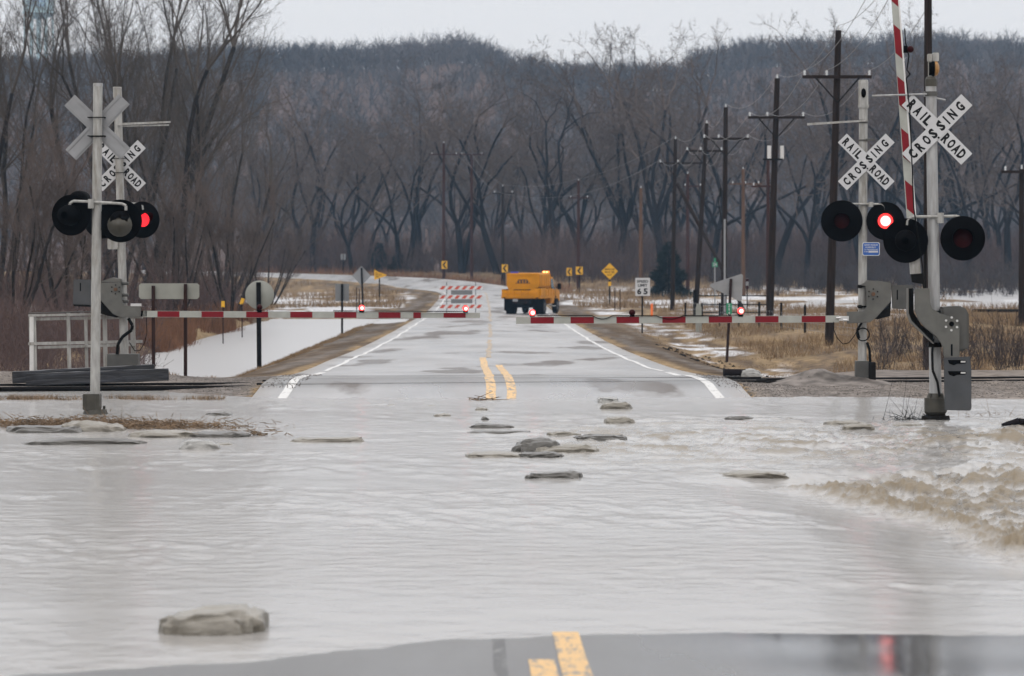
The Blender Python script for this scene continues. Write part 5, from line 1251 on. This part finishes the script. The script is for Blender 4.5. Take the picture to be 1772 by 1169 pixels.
# ------------------------------------------------------------------ utility poles and wires
def pole(px, d, ytop, lb, m_='pole', arms=(), lean=0.0, r=.17, ins=True, name='utility_pole', group=None, zb=None, extra=None):
    s_ = F / d; X = (px - 886) / s_; zg = gz1(X, d) if zb is None else zb
    t = thing(name, lb, 'utility pole', (X, d, zg), 0, group); H_ = CH - zg - (ytop - 430) / s_; lx = lean / s_
    MB().cyl((0, 0, -.5), (lx, 0, H_), r, r * .68, 12).build('pole_shaft', M[m_], t)
    pts_ = []
    for (ya, xl, xr, brace, iy) in arms:
        za = CH - zg - (ya - 430) / s_; f_ = za / H_; xc = lx * f_; a0, a1 = (xl - px) / s_, (xr - px) / s_
        MB().box(a0, a1, -r - .10, -r + .02, za - .06, za + .06).build('crossarm', M[m_], t)
        if brace: 
            MB().prism([(xc - .03, za - .95), (xc + .03, za - .95), (a0 * .62 + xc * .38 + .04, za - .06), (a0 * .62 + xc * .38 - .04, za - .06)], -r - .13, -r - .105).prism([(xc - .03, za - .95), (xc + .03, za - .95), (a1 * .62 + xc * .38 + .04, za - .06), (a1 * .62 + xc * .38 - .04, za - .06)], -r - .13, -r - .105).build('crossarm_brace', M['dark'], t)
        for fx in iy:
            xi = a0 + (a1 - a0) * fx; MB().cyl((xi, -r - .04, za + .06), (xi, -r - .04, za + .16), .05, .03, 8).cyl((xi, -r - .04, za + .16), (xi, -r - .04, za + .24), .055, .03, 8).build('insulator', M['glass'], t)
            pts_.append((X + xi, d - r - .04, zg + za + .24))
    if ins:
        MB().cyl((lx, 0, H_), (lx, 0, H_ + .18), .045, .03, 8).build('insulator', M['glass'], t); pts_.insert(0, (X + lx, d, zg + H_ + .18))
    return pts_, t
GP = 'dark utility poles in the row along the right side of the road'
U = []
zn = gz1(11.9, 100)
U.append(pole(1606, 100, -150, 'nearest dark utility pole, leaving the photo top behind the right signal mast', arms=((-95, 1545, 1665, True, (.02, .35, .98)),), r=.15))
U.append(pole(1434, 127.5, 52, 'dark utility pole with a high crossarm left of the upright gate arm', arms=((133, 1388, 1507, True, (.03, .35, .97)),), lean=17))
U.append(pole(1331, 157, 135, 'dark utility pole with one crossarm in front of the rusty pole', arms=((203, 1294, 1392, True, (.03, .34, .97)),), lean=14, r=.18))
U.append(pole(1252, 187, 185, 'dark utility pole with a pale conduit running down its lower half', arms=((240, 1216, 1296, True, (.03, .34, .97)),), lean=4))
U.append(pole(1203, 214, 213, 'leaning dark utility pole left of the one with the conduit', arms=((261, 1187, 1250, True, (.03, .4, .97)),), lean=20))
U.append(pole(1163, 240, 240, 'leftmost dark utility pole of the near row, with a low crossarm', arms=((282, 1140, 1222, True, (.03, .4, .97)),), lean=6))
s_ = F / 187; t = U[3][1]; MB().cyl((.05, -.2, -.1), (.05, -.2, 2.5 + 1.3 - (385 - 430) / s_), .055, n=10).build('conduit', M['alu'], t)
t = U[2][1]; s_ = F / 157; zg = t.location.z
for a_ in (-10, 12): MB().cyl((a_ / s_ + .25, -.2, CH - zg - (275 - 430) / s_), (a_ / s_ + .25, -.2, CH - zg - (252 - 430) / s_), .09, n=12).build('fuse_tube', M['white'], t)
MB().box(-.3, .6, -.3, -.2, CH - zg - (277 - 430) / s_, CH - zg - (274 - 430) / s_).build('equipment_bracket', M['dark'], t)
t = U[3][1]; s_ = F / 187; zg = t.location.z
MB().box(-.22, -.12, -.3, -.1, CH - zg - (340 - 430) / s_, CH - zg - (325 - 430) / s_).path([(-.2, -.2, CH - zg - (330 - 430) / s_), (-.28, -.2, CH - zg - (350 - 430) / s_), (-.1, -.2, CH - zg - (385 - 430) / s_)], .03, 6).build('cable_riser', M['dark'], t)
# guy brace
ta = thing('pole_brace', 'slanting timber brace between the leftmost utility pole and the ground', 'brace', (0, 0, 0)); pa = P(1172, 318, 236); pb = P(1292, 545, 232)
MB().cyl(pa, pb, .12, .12, 8).build('shaft', M['pole'], ta)
FP = 'far utility poles along the tree line'
for px, d, yt, arms, m_, lb in (
    (768, 385, 247, ((267, 742, 795, False, (.1, .9)),), 'poler', 'left pole of the pair joined by a long crossarm in the tree line'),
    (816, 388, 268, ((267, 795, 838, False, (.1, .9)),), 'poler', 'right pole of the pair joined by a long crossarm in the tree line'),
    (870, 372, 322, ((334, 852, 890, False, (.1, .9)),), 'pole', 'thin utility pole rising above the truck'),
    (1001, 345, 312, ((342, 984, 1020, False, (.1, .9)),), 'poler', 'thin utility pole right of the truck'),
    (1109, 300, 325, (), 'poleo', 'short pale orange utility pole above the speed limit sign'),
    (1190, 320, 300, ((322, 1182, 1215, False, (.1, .9)),), 'poler', 'thin reddish pole behind the leftmost dark pole'),
    (1286, 300, 292, ((318, 1262, 1318, False, (.1, .5, .9)),), 'poleo', 'thin pale reddish pole left of the rusty pole'),
    (1329, 240, 256, ((322, 1300, 1340, False, (.1, .9)),), 'poler', 'rusty reddish pole close behind a dark utility pole'),
    (1768, 150, 292, ((297, 1732, 1800, False, (.1, .9)),), 'pole', 'dark utility pole cut off by the right edge of the photo')):
    U.append(pole(px, d, yt, lb, m_, arms=arms, r=.15 if d < 260 else .2))
def wire(name, lb, P0, P1, sag, r, group, n=14):
    t = MB(); pts_ = []
    for i in range(n + 1):
        u = i / n; p = Vector(P0).lerp(Vector(P1), u); p.z -= 4 * sag * u * (1 - u); pts_.append(p)
    tag(t.path(pts_, r, 4).build(name, M['wire']), lb, 'wire', group)
SP = ['between the nearest pole and the one with the high crossarm', 'between the high-crossarm pole and the one by the rusty pole', 'between the pole by the rusty pole and the conduit pole', 'between the conduit pole and the leaning pole', 'between the leaning pole and the leftmost one']
CN = ['pole-top', 'left crossarm', 'inner crossarm', 'right crossarm']
for n_, (a_, b_) in enumerate(zip(U[:5], U[1:6])):
    for c_, (pa, pb) in enumerate(zip(a_[0], b_[0])):
        wire('power_line', 'thin %s power line %s' % (CN[c_], SP[n_]), pa, pb, .75, .010, 'power lines sagging between the right-hand utility poles')
fp = [(U[5], U[9], 'from the leftmost near pole to the pole right of the truck'), (U[9], U[8], 'between the two thin poles on either side of the truck'), (U[8], U[7], 'from the pole above the truck to the paired poles')]
for a_, b_, nm_ in fp:
    for c_, (pa, pb) in enumerate(zip(a_[0][:2], b_[0][:2])): wire('power_line', 'thin pale %s line %s' % (('upper', 'lower')[c_], nm_), pa, pb, .45, .010, 'power lines sagging in front of the tree line')
pp = P(1690, -60, 70)
for k in range(2): wire('power_line', 'thin power line leaving the photo top at the far right, %s of two' % ('left', 'right')[k], U[0][0][min(k + 1, 3)], (pp.x + k * .8, 62, pp.z + 4), .5, .007, 'power lines leaving the frame at the top right')

# fence and gate on the right
t = thing('wire_fence', 'low woven wire fence in the dry grass right of the leaning triangular sign', 'fence', (0, 0, 0)); 
fa = (8.9, 178.); fb = (13.2, 132.)
for k in range(9):
    u = k / 8; X = fa[0] + (fb[0] - fa[0]) * u; Y = fa[1] + (fb[1] - fa[1]) * u; zg = gz1(X, Y); MB().cyl((X, Y, zg - .3), (X, Y, zg + 1.15), .05, n=6).build('fence_post', M['post'], t)
m_ = MB()
for k in range(60):
    u = k / 59; X = fa[0] + (fb[0] - fa[0]) * u; Y = fa[1] + (fb[1] - fa[1]) * u; zg = -1.25; m_.cyl((X, Y, zg), (X, Y, zg + 1.05), .006, n=3, caps=False)
for zz_ in (.1, .4, .7, 1.0): m_.cyl((fa[0], fa[1], -1.25 + zz_), (fb[0], fb[1], -1.25 + zz_), .006, n=3, caps=False)
m_.build('wire_mesh', M['wire'], t)
t = thing('field_gate', 'low dark pipe gate behind the lowered gate arm on the right', 'gate', (11.2, 176, gz1(11.2, 176)))
for a_ in (-1.9, 1.9): MB().cyl((a_, 0, -.3), (a_, 0, 1.5), .11, n=8).build('gate_post', M['post'], t)
for z_ in (.35, .75, 1.2): MB().cyl((-1.9, 0, z_), (1.9, 0, z_), .03, n=6).build('gate_rail', M['dark'], t)
t = thing('pipeline', 'long black pipe lying across the flooded field at the right edge', 'pipe', (0, 0, 0)); MB().cyl((26, 196, -1.0), (60, 190, -1.0), .09, n=8).build('pipe', M['hood'], t)

# ------------------------------------------------------------------ water tower
d = 1500; s_ = F / d; X = (67 - 886) / s_; zg = gz1(X, 1500.) ; t = thing('water_tower', 'pale blue water tower in the haze beyond the bluff at the upper left', 'water tower', (X, d, zg)); yz = lambda y: CH - zg - (y - 430) / s_
tk = MB(); r_ = 27 / s_
Mr = Matrix.Rotation(R(90), 4, 'X')
def lat(mb, prof, n=32): return mb.lathe([(r0, h0) for r0, h0 in prof], n, Matrix.Rotation(R(90), 4, 'X'))
lat(tk, [(0, yz(33)), (r_ * .45, yz(32)), (r_ * .85, yz(28)), (r_, yz(22)), (r_, yz(-22)), (r_ * .8, yz(-32)), (r_ * .3, yz(-38)), (0, yz(-39))]); tk = fixn(tk.build('tank', M['tower'], t))
o = MB(); lat(o, [(r_, yz(21)), (r_ * 1.08, yz(21)), (r_ * 1.08, yz(23.5)), (r_, yz(23.5))]); fixn(o.build('balcony', M['tower'], t))
MB().cyl((0, 0, -3), (0, 0, yz(33)), 1.1, n=12).build('riser_pipe', M['tower'], t)
for k in range(6):
    a = k * math.pi / 3 + .2; MB().cyl((math.cos(a) * r_ * 1.05, math.sin(a) * r_ * 1.05, -4), (math.cos(a) * r_ * .88, math.sin(a) * r_ * .88, yz(26)), .5, .45, 8).build('leg', M['tower'], t)
m_ = MB(); put_text(m_, 'OMAHA', 9, 1.5, 0, yz(-3), -r_ - .3)
m_ = MB()
for yy_, ww in ((3, 34), (10, 30)):
    n_ = 7
    for k in range(n_):
        x0 = (-ww / 2 + ww * k / n_) / s_; 
        m_.box(x0, x0 + ww / n_ * .62 / s_, -math.sqrt(max(.1, r_ ** 2 - x0 ** 2)) - .15, -math.sqrt(max(.1, r_ ** 2 - x0 ** 2)) + .6, yz(yy_ + 1.6), yz(yy_ - 1.6))
m_.build('faded_lettering', M['towerb'], tk)

# ------------------------------------------------------------------ ice floes, log, debris
def floe(x0, x1, y0, y1, lb, m_='ice', seed=1, dep=None, flat=.35, name='ice_floe', tilt=0.0, boxy=1.0, dz=0.0):
    d = ys(y1); s_ = F / d; X = ((x0 + x1) / 2 - 886) / s_; wx = (x1 - x0) / s_ / 2
    dp = dep if dep else min(.55, wx * .8); h_ = max(.02, (y1 - y0) / s_ - dp * 2 * (CH / d) * .6) * (.85 if y1 < 1000 else .95)
    import bmesh
    bm = bmesh.new(); bmesh.ops.create_icosphere(bm, subdivisions=4, radius=1); gg = random.Random(seed); ox, oy = gg.uniform(0, 99), gg.uniform(0, 99)
    co = np.array([v.co for v in bm.verts])
    u = np.sign(co) * np.abs(co) ** (.72 / boxy ** .5)
    n1 = fbm(co[:, 0] * 1.6 + ox, co[:, 1] * 1.6 + co[:, 2] + oy, 4) - .5; n2 = fbm(co[:, 0] * 5 + oy, co[:, 1] * 5 + co[:, 2] * 3 + ox, 3) - .5
    k = 1 + .8 * n1 + .25 * n2
    x = u[:, 0] * wx * (1 + .5 * n1 + .1 * n2); y = u[:, 1] * dp * k
    prof = .72 + .9 * (fbm(co[:, 0] * 1.3 + oy, co[:, 1] * .8 + ox, 3) - .25)
    z = np.where(u[:, 2] > 0, u[:, 2] * h_ * prof, u[:, 2] * .12) + n2 * h_ * .5 * (u[:, 2] > 0) + tilt * x
    for v, a_, b_, c_ in zip(bm.verts, x, y, z): v.co = (a_, b_, c_)
    me = bpy.data.meshes.new(name); bm.to_mesh(me); bm.free(); me.materials.append(M[m_])
    me.polygons.foreach_set('use_smooth', [True] * len(me.polygons))
    return tag(link(name, me, None, (X, d + dp * .8, -.02 + dz)), lb, 'ice floe')
FL = [
 (271, 452, 1043, 1096, 'large blocky ice chunk alone in the foreground water', 'ice', .30, 2.2),
 (38, 262, 754, 769, 'long dark flat ice floe lowest on the left', 'iced', .30, 1),
 (308, 378, 757, 777, 'small clear pointed ice lump right of the long dark floe', 'icel', .2, 1.2),
 (366, 402, 762, 770, 'thin ice sliver touching the clear lump', 'ice', .12, 1),
 (215, 350, 739, 756, 'ragged ice slab in the brown debris left of the mast', 'ice', .3, 1),
 (318, 428, 741, 756, 'flat ice slab at the right end of the debris pile', 'iced', .3, 1),
 (0, 150, 728, 748, 'muddy ice slab under the debris at the left edge', 'iced', .5, 1),
 (95, 215, 722, 746, 'pale ice slab just below the left signal foundation', 'ice', .4, 1),
 (350, 401, 709, 719, 'small peaked ice lump right of the left signal mast', 'iced', .3, 1),
 (498, 627, 750, 764, 'long smooth ice floe with twigs on its ends, left of the yellow lines', 'ice', .22, 1.6),
 (670, 684, 696, 701, 'tiny brown ice lump near the road edge', 'ice', .15, 1),
 (737, 757, 698, 702, 'tiny thin ice piece left of the yellow lines', 'ice', .15, 1),
 (750, 780, 711, 720, 'small wedge-shaped ice piece left of the yellow lines', 'ice', .15, 1),
 (822, 846, 700, 709, 'small grey ice lump just below the yellow lines', 'ice', .15, 1),
 (832, 846, 717, 726, 'small pointed ice tip standing up in the water', 'iced', .1, .8),
 (815, 890, 729, 741, 'upper of two thin dark floes below the yellow lines', 'iced', .2, 1.2),
 (803, 916, 741, 749, 'lower of two thin dark floes below the yellow lines', 'iced', .2, 1.3),
 (945, 1002, 742, 753, 'low brown broken ice beside a dark oblong floe', 'ice', .2, .9),
 (997, 1089, 746, 761, 'dark oblong ice floe right of centre', 'iced', .25, 1.8),
 (888, 975, 754, 782, 'dark rugged lump topping the central ice pile', 'iced', .3, 1),
 (930, 1038, 763, 783, 'pale right end slab of the central ice pile', 'ice', .3, 1.7),
 (805, 910, 776, 791, 'pale flat floe at the left foot of the central ice pile', 'ice', .3, 1.3),
 (895, 976, 777, 791, 'dark flat floe at the foot of the central ice pile', 'iced', .25, 1.2),
 (1034, 1070, 683, 696, 'clear box-shaped ice block on the wet road edge', 'icel', .18, 2.6),
 (1040, 1096, 692, 707, 'rounded dark ice block below the clear one', 'ice', .25, 1.6),
 (1047, 1100, 717, 732, 'two-layered thin ice floe right of centre', 'ice', .18, 1.1),
 (908, 1011, 810, 828, 'smooth dark grey floe with a pointed left end, below the central pile', 'iced', .2, 1.5),
 (1242, 1362, 811, 823, 'long low ice floe before the rapids on the right', 'ice', .22, 1.3),
 (1253, 1307, 716, 725, 'dark oval floe right of the white edge line', 'iced', .18, 1.6),
 (1322, 1377, 719, 724, 'very thin floe sheet right of the dark oval one', 'ice', .18, 1.5),
 (1433, 1505, 723, 736, 'rounded ice lump behind the boxy floe, left of the right mast', 'ice', .3, 1.3),
 (1460, 1513, 729, 742, 'pale boxy floe left of the right mast', 'ice', .18, 2.2),
 (1545, 1600, 728, 737, 'thin icy patch with twigs beside the right mast foundation', 'ice', .25, 1),
 (1745, 1790, 722, 733, 'grey floe cut off by the right edge', 'ice', .25, 1),
]
for i, f in enumerate(FL):
    floe(f[0], f[1], f[2], f[3], f[4], f[5], i + 3, f[6], boxy=f[7])
# log and ice block by the right shoulder
lg = thing('log', 'short dark log lying on the gravel right of the road', 'log', P(1252, 651, 66)); lg.location.z = .12
MB().cyl((0, 0, .02), (.42, .05, -.0), .075, .085, 10).build('trunk', M['bark'], lg)
fl = floe(1283, 1318, 640, 655, 'white ice block against the right end of the dark log', 'icel', 77, .12, name='ice_block', boxy=1.8); fl.location = (P(1300, 650, 66).x, 66, .06)
# gravel heap by the far right signal and ballast stones
def stones(name, X, Y, Z, S, m_, lb):
    n = len(X); gg = np.random.default_rng(n); oct_ = np.array([(1, 0, 0), (0, 1, 0), (-1, 0, 0), (0, -1, 0), (0, 0, 1), (0, 0, -1)], float)
    a = gg.uniform(0, 6.28, n); c_, s_ = np.cos(a)[:, None], np.sin(a)[:, None]; o = oct_[None] * (1 + gg.uniform(-.35, .35, (n, 6, 3))) * S[:, None, None]
    v = np.stack([o[..., 0] * c_ - o[..., 1] * s_, o[..., 0] * s_ + o[..., 1] * c_, o[..., 2] * .7], 2) + np.stack([X, Y, Z], 1)[:, None]
    f = np.array([(0, 1, 4), (1, 2, 4), (2, 3, 4), (3, 0, 4), (1, 0, 5), (2, 1, 5), (3, 2, 5), (0, 3, 5)])[None] + (np.arange(n) * 6)[:, None, None]
    tag(link(name, npmesh(name, v.reshape(-1, 3), f.reshape(-1, 3), m_)), lb, 'gravel', kind='stuff')
hv = 40; hx = np.linspace(4.6, 7.0, 46); hy = np.linspace(61.5, 64.6, 30); HX, HY = np.meshgrid(hx, hy)
hz = .27 * np.exp(-((HX - 5.55) / .62) ** 2 - ((HY - 63.2) / .7) ** 2) + .12 * np.exp(-((HX - 6.4) / .5) ** 2 - ((HY - 62.7) / .6) ** 2); HZ = .02 + hz * (1 + .5 * (fbm(HX * 5, HY * 5, 3) - .5)) - .10 * (1 - np.minimum(1, hz * 25))
b0 = (np.arange(29)[:, None] * 46 + np.arange(45)[None]).ravel(); me = npmesh('gravel_heap', np.stack([HX.ravel(), HY.ravel(), HZ.ravel()], 1), np.stack([b0, b0 + 1, b0 + 47, b0 + 46], 1), M['stone'], True)
tag(link('gravel_heap', me), 'small heap of grey gravel at the foot of the far right signal', 'gravel', kind='stuff')
X = g.uniform(4.0, 14, 9000); Y = 57.9 + 6.6 * g.uniform(0, 1, 9000) ** 1.2; stones('ballast', X, Y, gz(X, Y) + .0, g.uniform(.006, .024, 9000), M['stone'], 'grey gravel along the track on the right')
X = g.normal(5.6, .5, 2500); Y = g.normal(63.0, .5, 2500); Z = .27 * np.exp(-((X - 5.55) / .62) ** 2 - ((Y - 63.2) / .7) ** 2) + .12 * np.exp(-((X - 6.4) / .5) ** 2 - ((Y - 62.7) / .6) ** 2); stones('heap_gravel', X, Y, Z + .0, g.uniform(.008, .025, 2500), M['stone'], 'loose stones on the gravel heap')
X = g.uniform(-11, -4.5, 5000); Y = g.uniform(60.2, 70, 5000); stones('ballast', X, Y, gz(X, Y), g.uniform(.006, .022, 5000), M['stone'], 'grey gravel along the track on the left')
X = np.concatenate([g.uniform(3.6, 5.2, 1500), -g.uniform(3.7, 5.4, 1500)]); Y = g.uniform(57.8, 70, 3000); o_, z_, b_ = road_info(X, Y); Z = np.where(np.abs(o_) < HW, z_ - .012 * np.abs(o_) * ((Y < 60) | (Y > 68)), gz(X, Y)); stones('shoulder_grit', X, Y, Z + .004, g.uniform(.004, .016, 3000), M['stone'], 'loose grit scattered over the pavement edges at the crossing')
# clods along the right verge
X = 5.2 + 2.2 * g.uniform(0, 1, 260); Y = g.uniform(72, 125, 260); stones('mud_clods', X, Y, gz(X, Y), g.uniform(.02, .09, 260), M['dark'], 'dark mud clods strewn along the right verge')
# debris: sticks and straw on the ice at the left
def sticks(name, cx_, cy_, n, sx, sy, zh, L_, m_, lb, w_=.006, seed=4, up=.25):
    gg = np.random.default_rng(seed); p = np.stack([cx_ + gg.normal(0, sx, n), cy_ + gg.normal(0, sy, n), np.abs(gg.normal(0, zh, n)) + .0], 1); a = gg.uniform(0, 6.28, n)
    e = np.stack([np.cos(a), np.sin(a), gg.normal(0, up, n)], 1) * (L_ * gg.uniform(.3, 1.2, n))[:, None]
    v, f = tubes(p, p + e, np.full(n, w_), np.full(n, w_ * .5), 3); tag(link(name, npmesh(name, v, f, m_)), lb, 'debris', kind='stuff')
sticks('flood_debris', -6.2, ys(738) + .2, 1700, .85, .35, .05, .14, M['debris'], 'brown reed and twig debris heaped on ice at the left edge', .007)
sticks('flood_debris', -4.9, ys(742) + .3, 900, .6, .25, .035, .13, M['debris'], 'brown reed debris strewn below the left signal', .006, 5)
sticks('flood_debris', -5.9, ys(733), 90, .9, .3, .03, .16, M['debris'], 'twigs sticking out of the debris on the left', .005, 6, .7)
sticks('twig_clump', 5.85, ys(727) + .2, 90, .22, .15, .03, .30, M['dark'], 'thin twigs caught beside the right mast foundation', .004, 7, .8)
sticks('twig_clump', 7.1, ys(722), 70, .35, .15, .02, .14, M['debris'], 'thin weeds in the water right of the right mast', .003, 8, .8)
sticks('twig_clump', -3.4, ys(753), 40, .16, .06, .03, .22, M['debris'], 'brown twigs on the left end of the smooth floe', .008, 9)
sticks('twig_clump', -.45, ys(692), 30, .14, .05, .02, .3, M['debris'], 'brown twig afloat just below the yellow lines', .008, 10)
bl = thing('driftwood', 'dark driftwood piece afloat at the right edge', 'driftwood', P(1748, 736, ys(735))); bl.location.z = 0
MB().cyl((-.12, 0, .0), (.12, 0, .055), .02, .05, 7).cyl((.12, 0, .05), (.42, .05, .02), .05, .03, 7).build('trunk', M['bark'], bl)

# ------------------------------------------------------------------ haze
hm = bpy.data.materials.new('valley_haze'); hm.use_nodes = True; n = hm.node_tree; n.nodes.clear()
vo = n.nodes.new('ShaderNodeVolumePrincipled'); ou = n.nodes.new('ShaderNodeOutputMaterial'); n.links.new(vo.outputs[0], ou.inputs['Volume'])
vo.inputs['Color'].default_value = (.44, .70, 1, 1); vo.inputs['Density'].default_value = .00014; vo.inputs['Anisotropy'].default_value = 0
hz_ = MB().box(-900, 900, -60, 2000, -60, 260).build('haze', hm); tag(hz_, 'pale blue winter haze filling the valley', 'haze', kind='stuff')
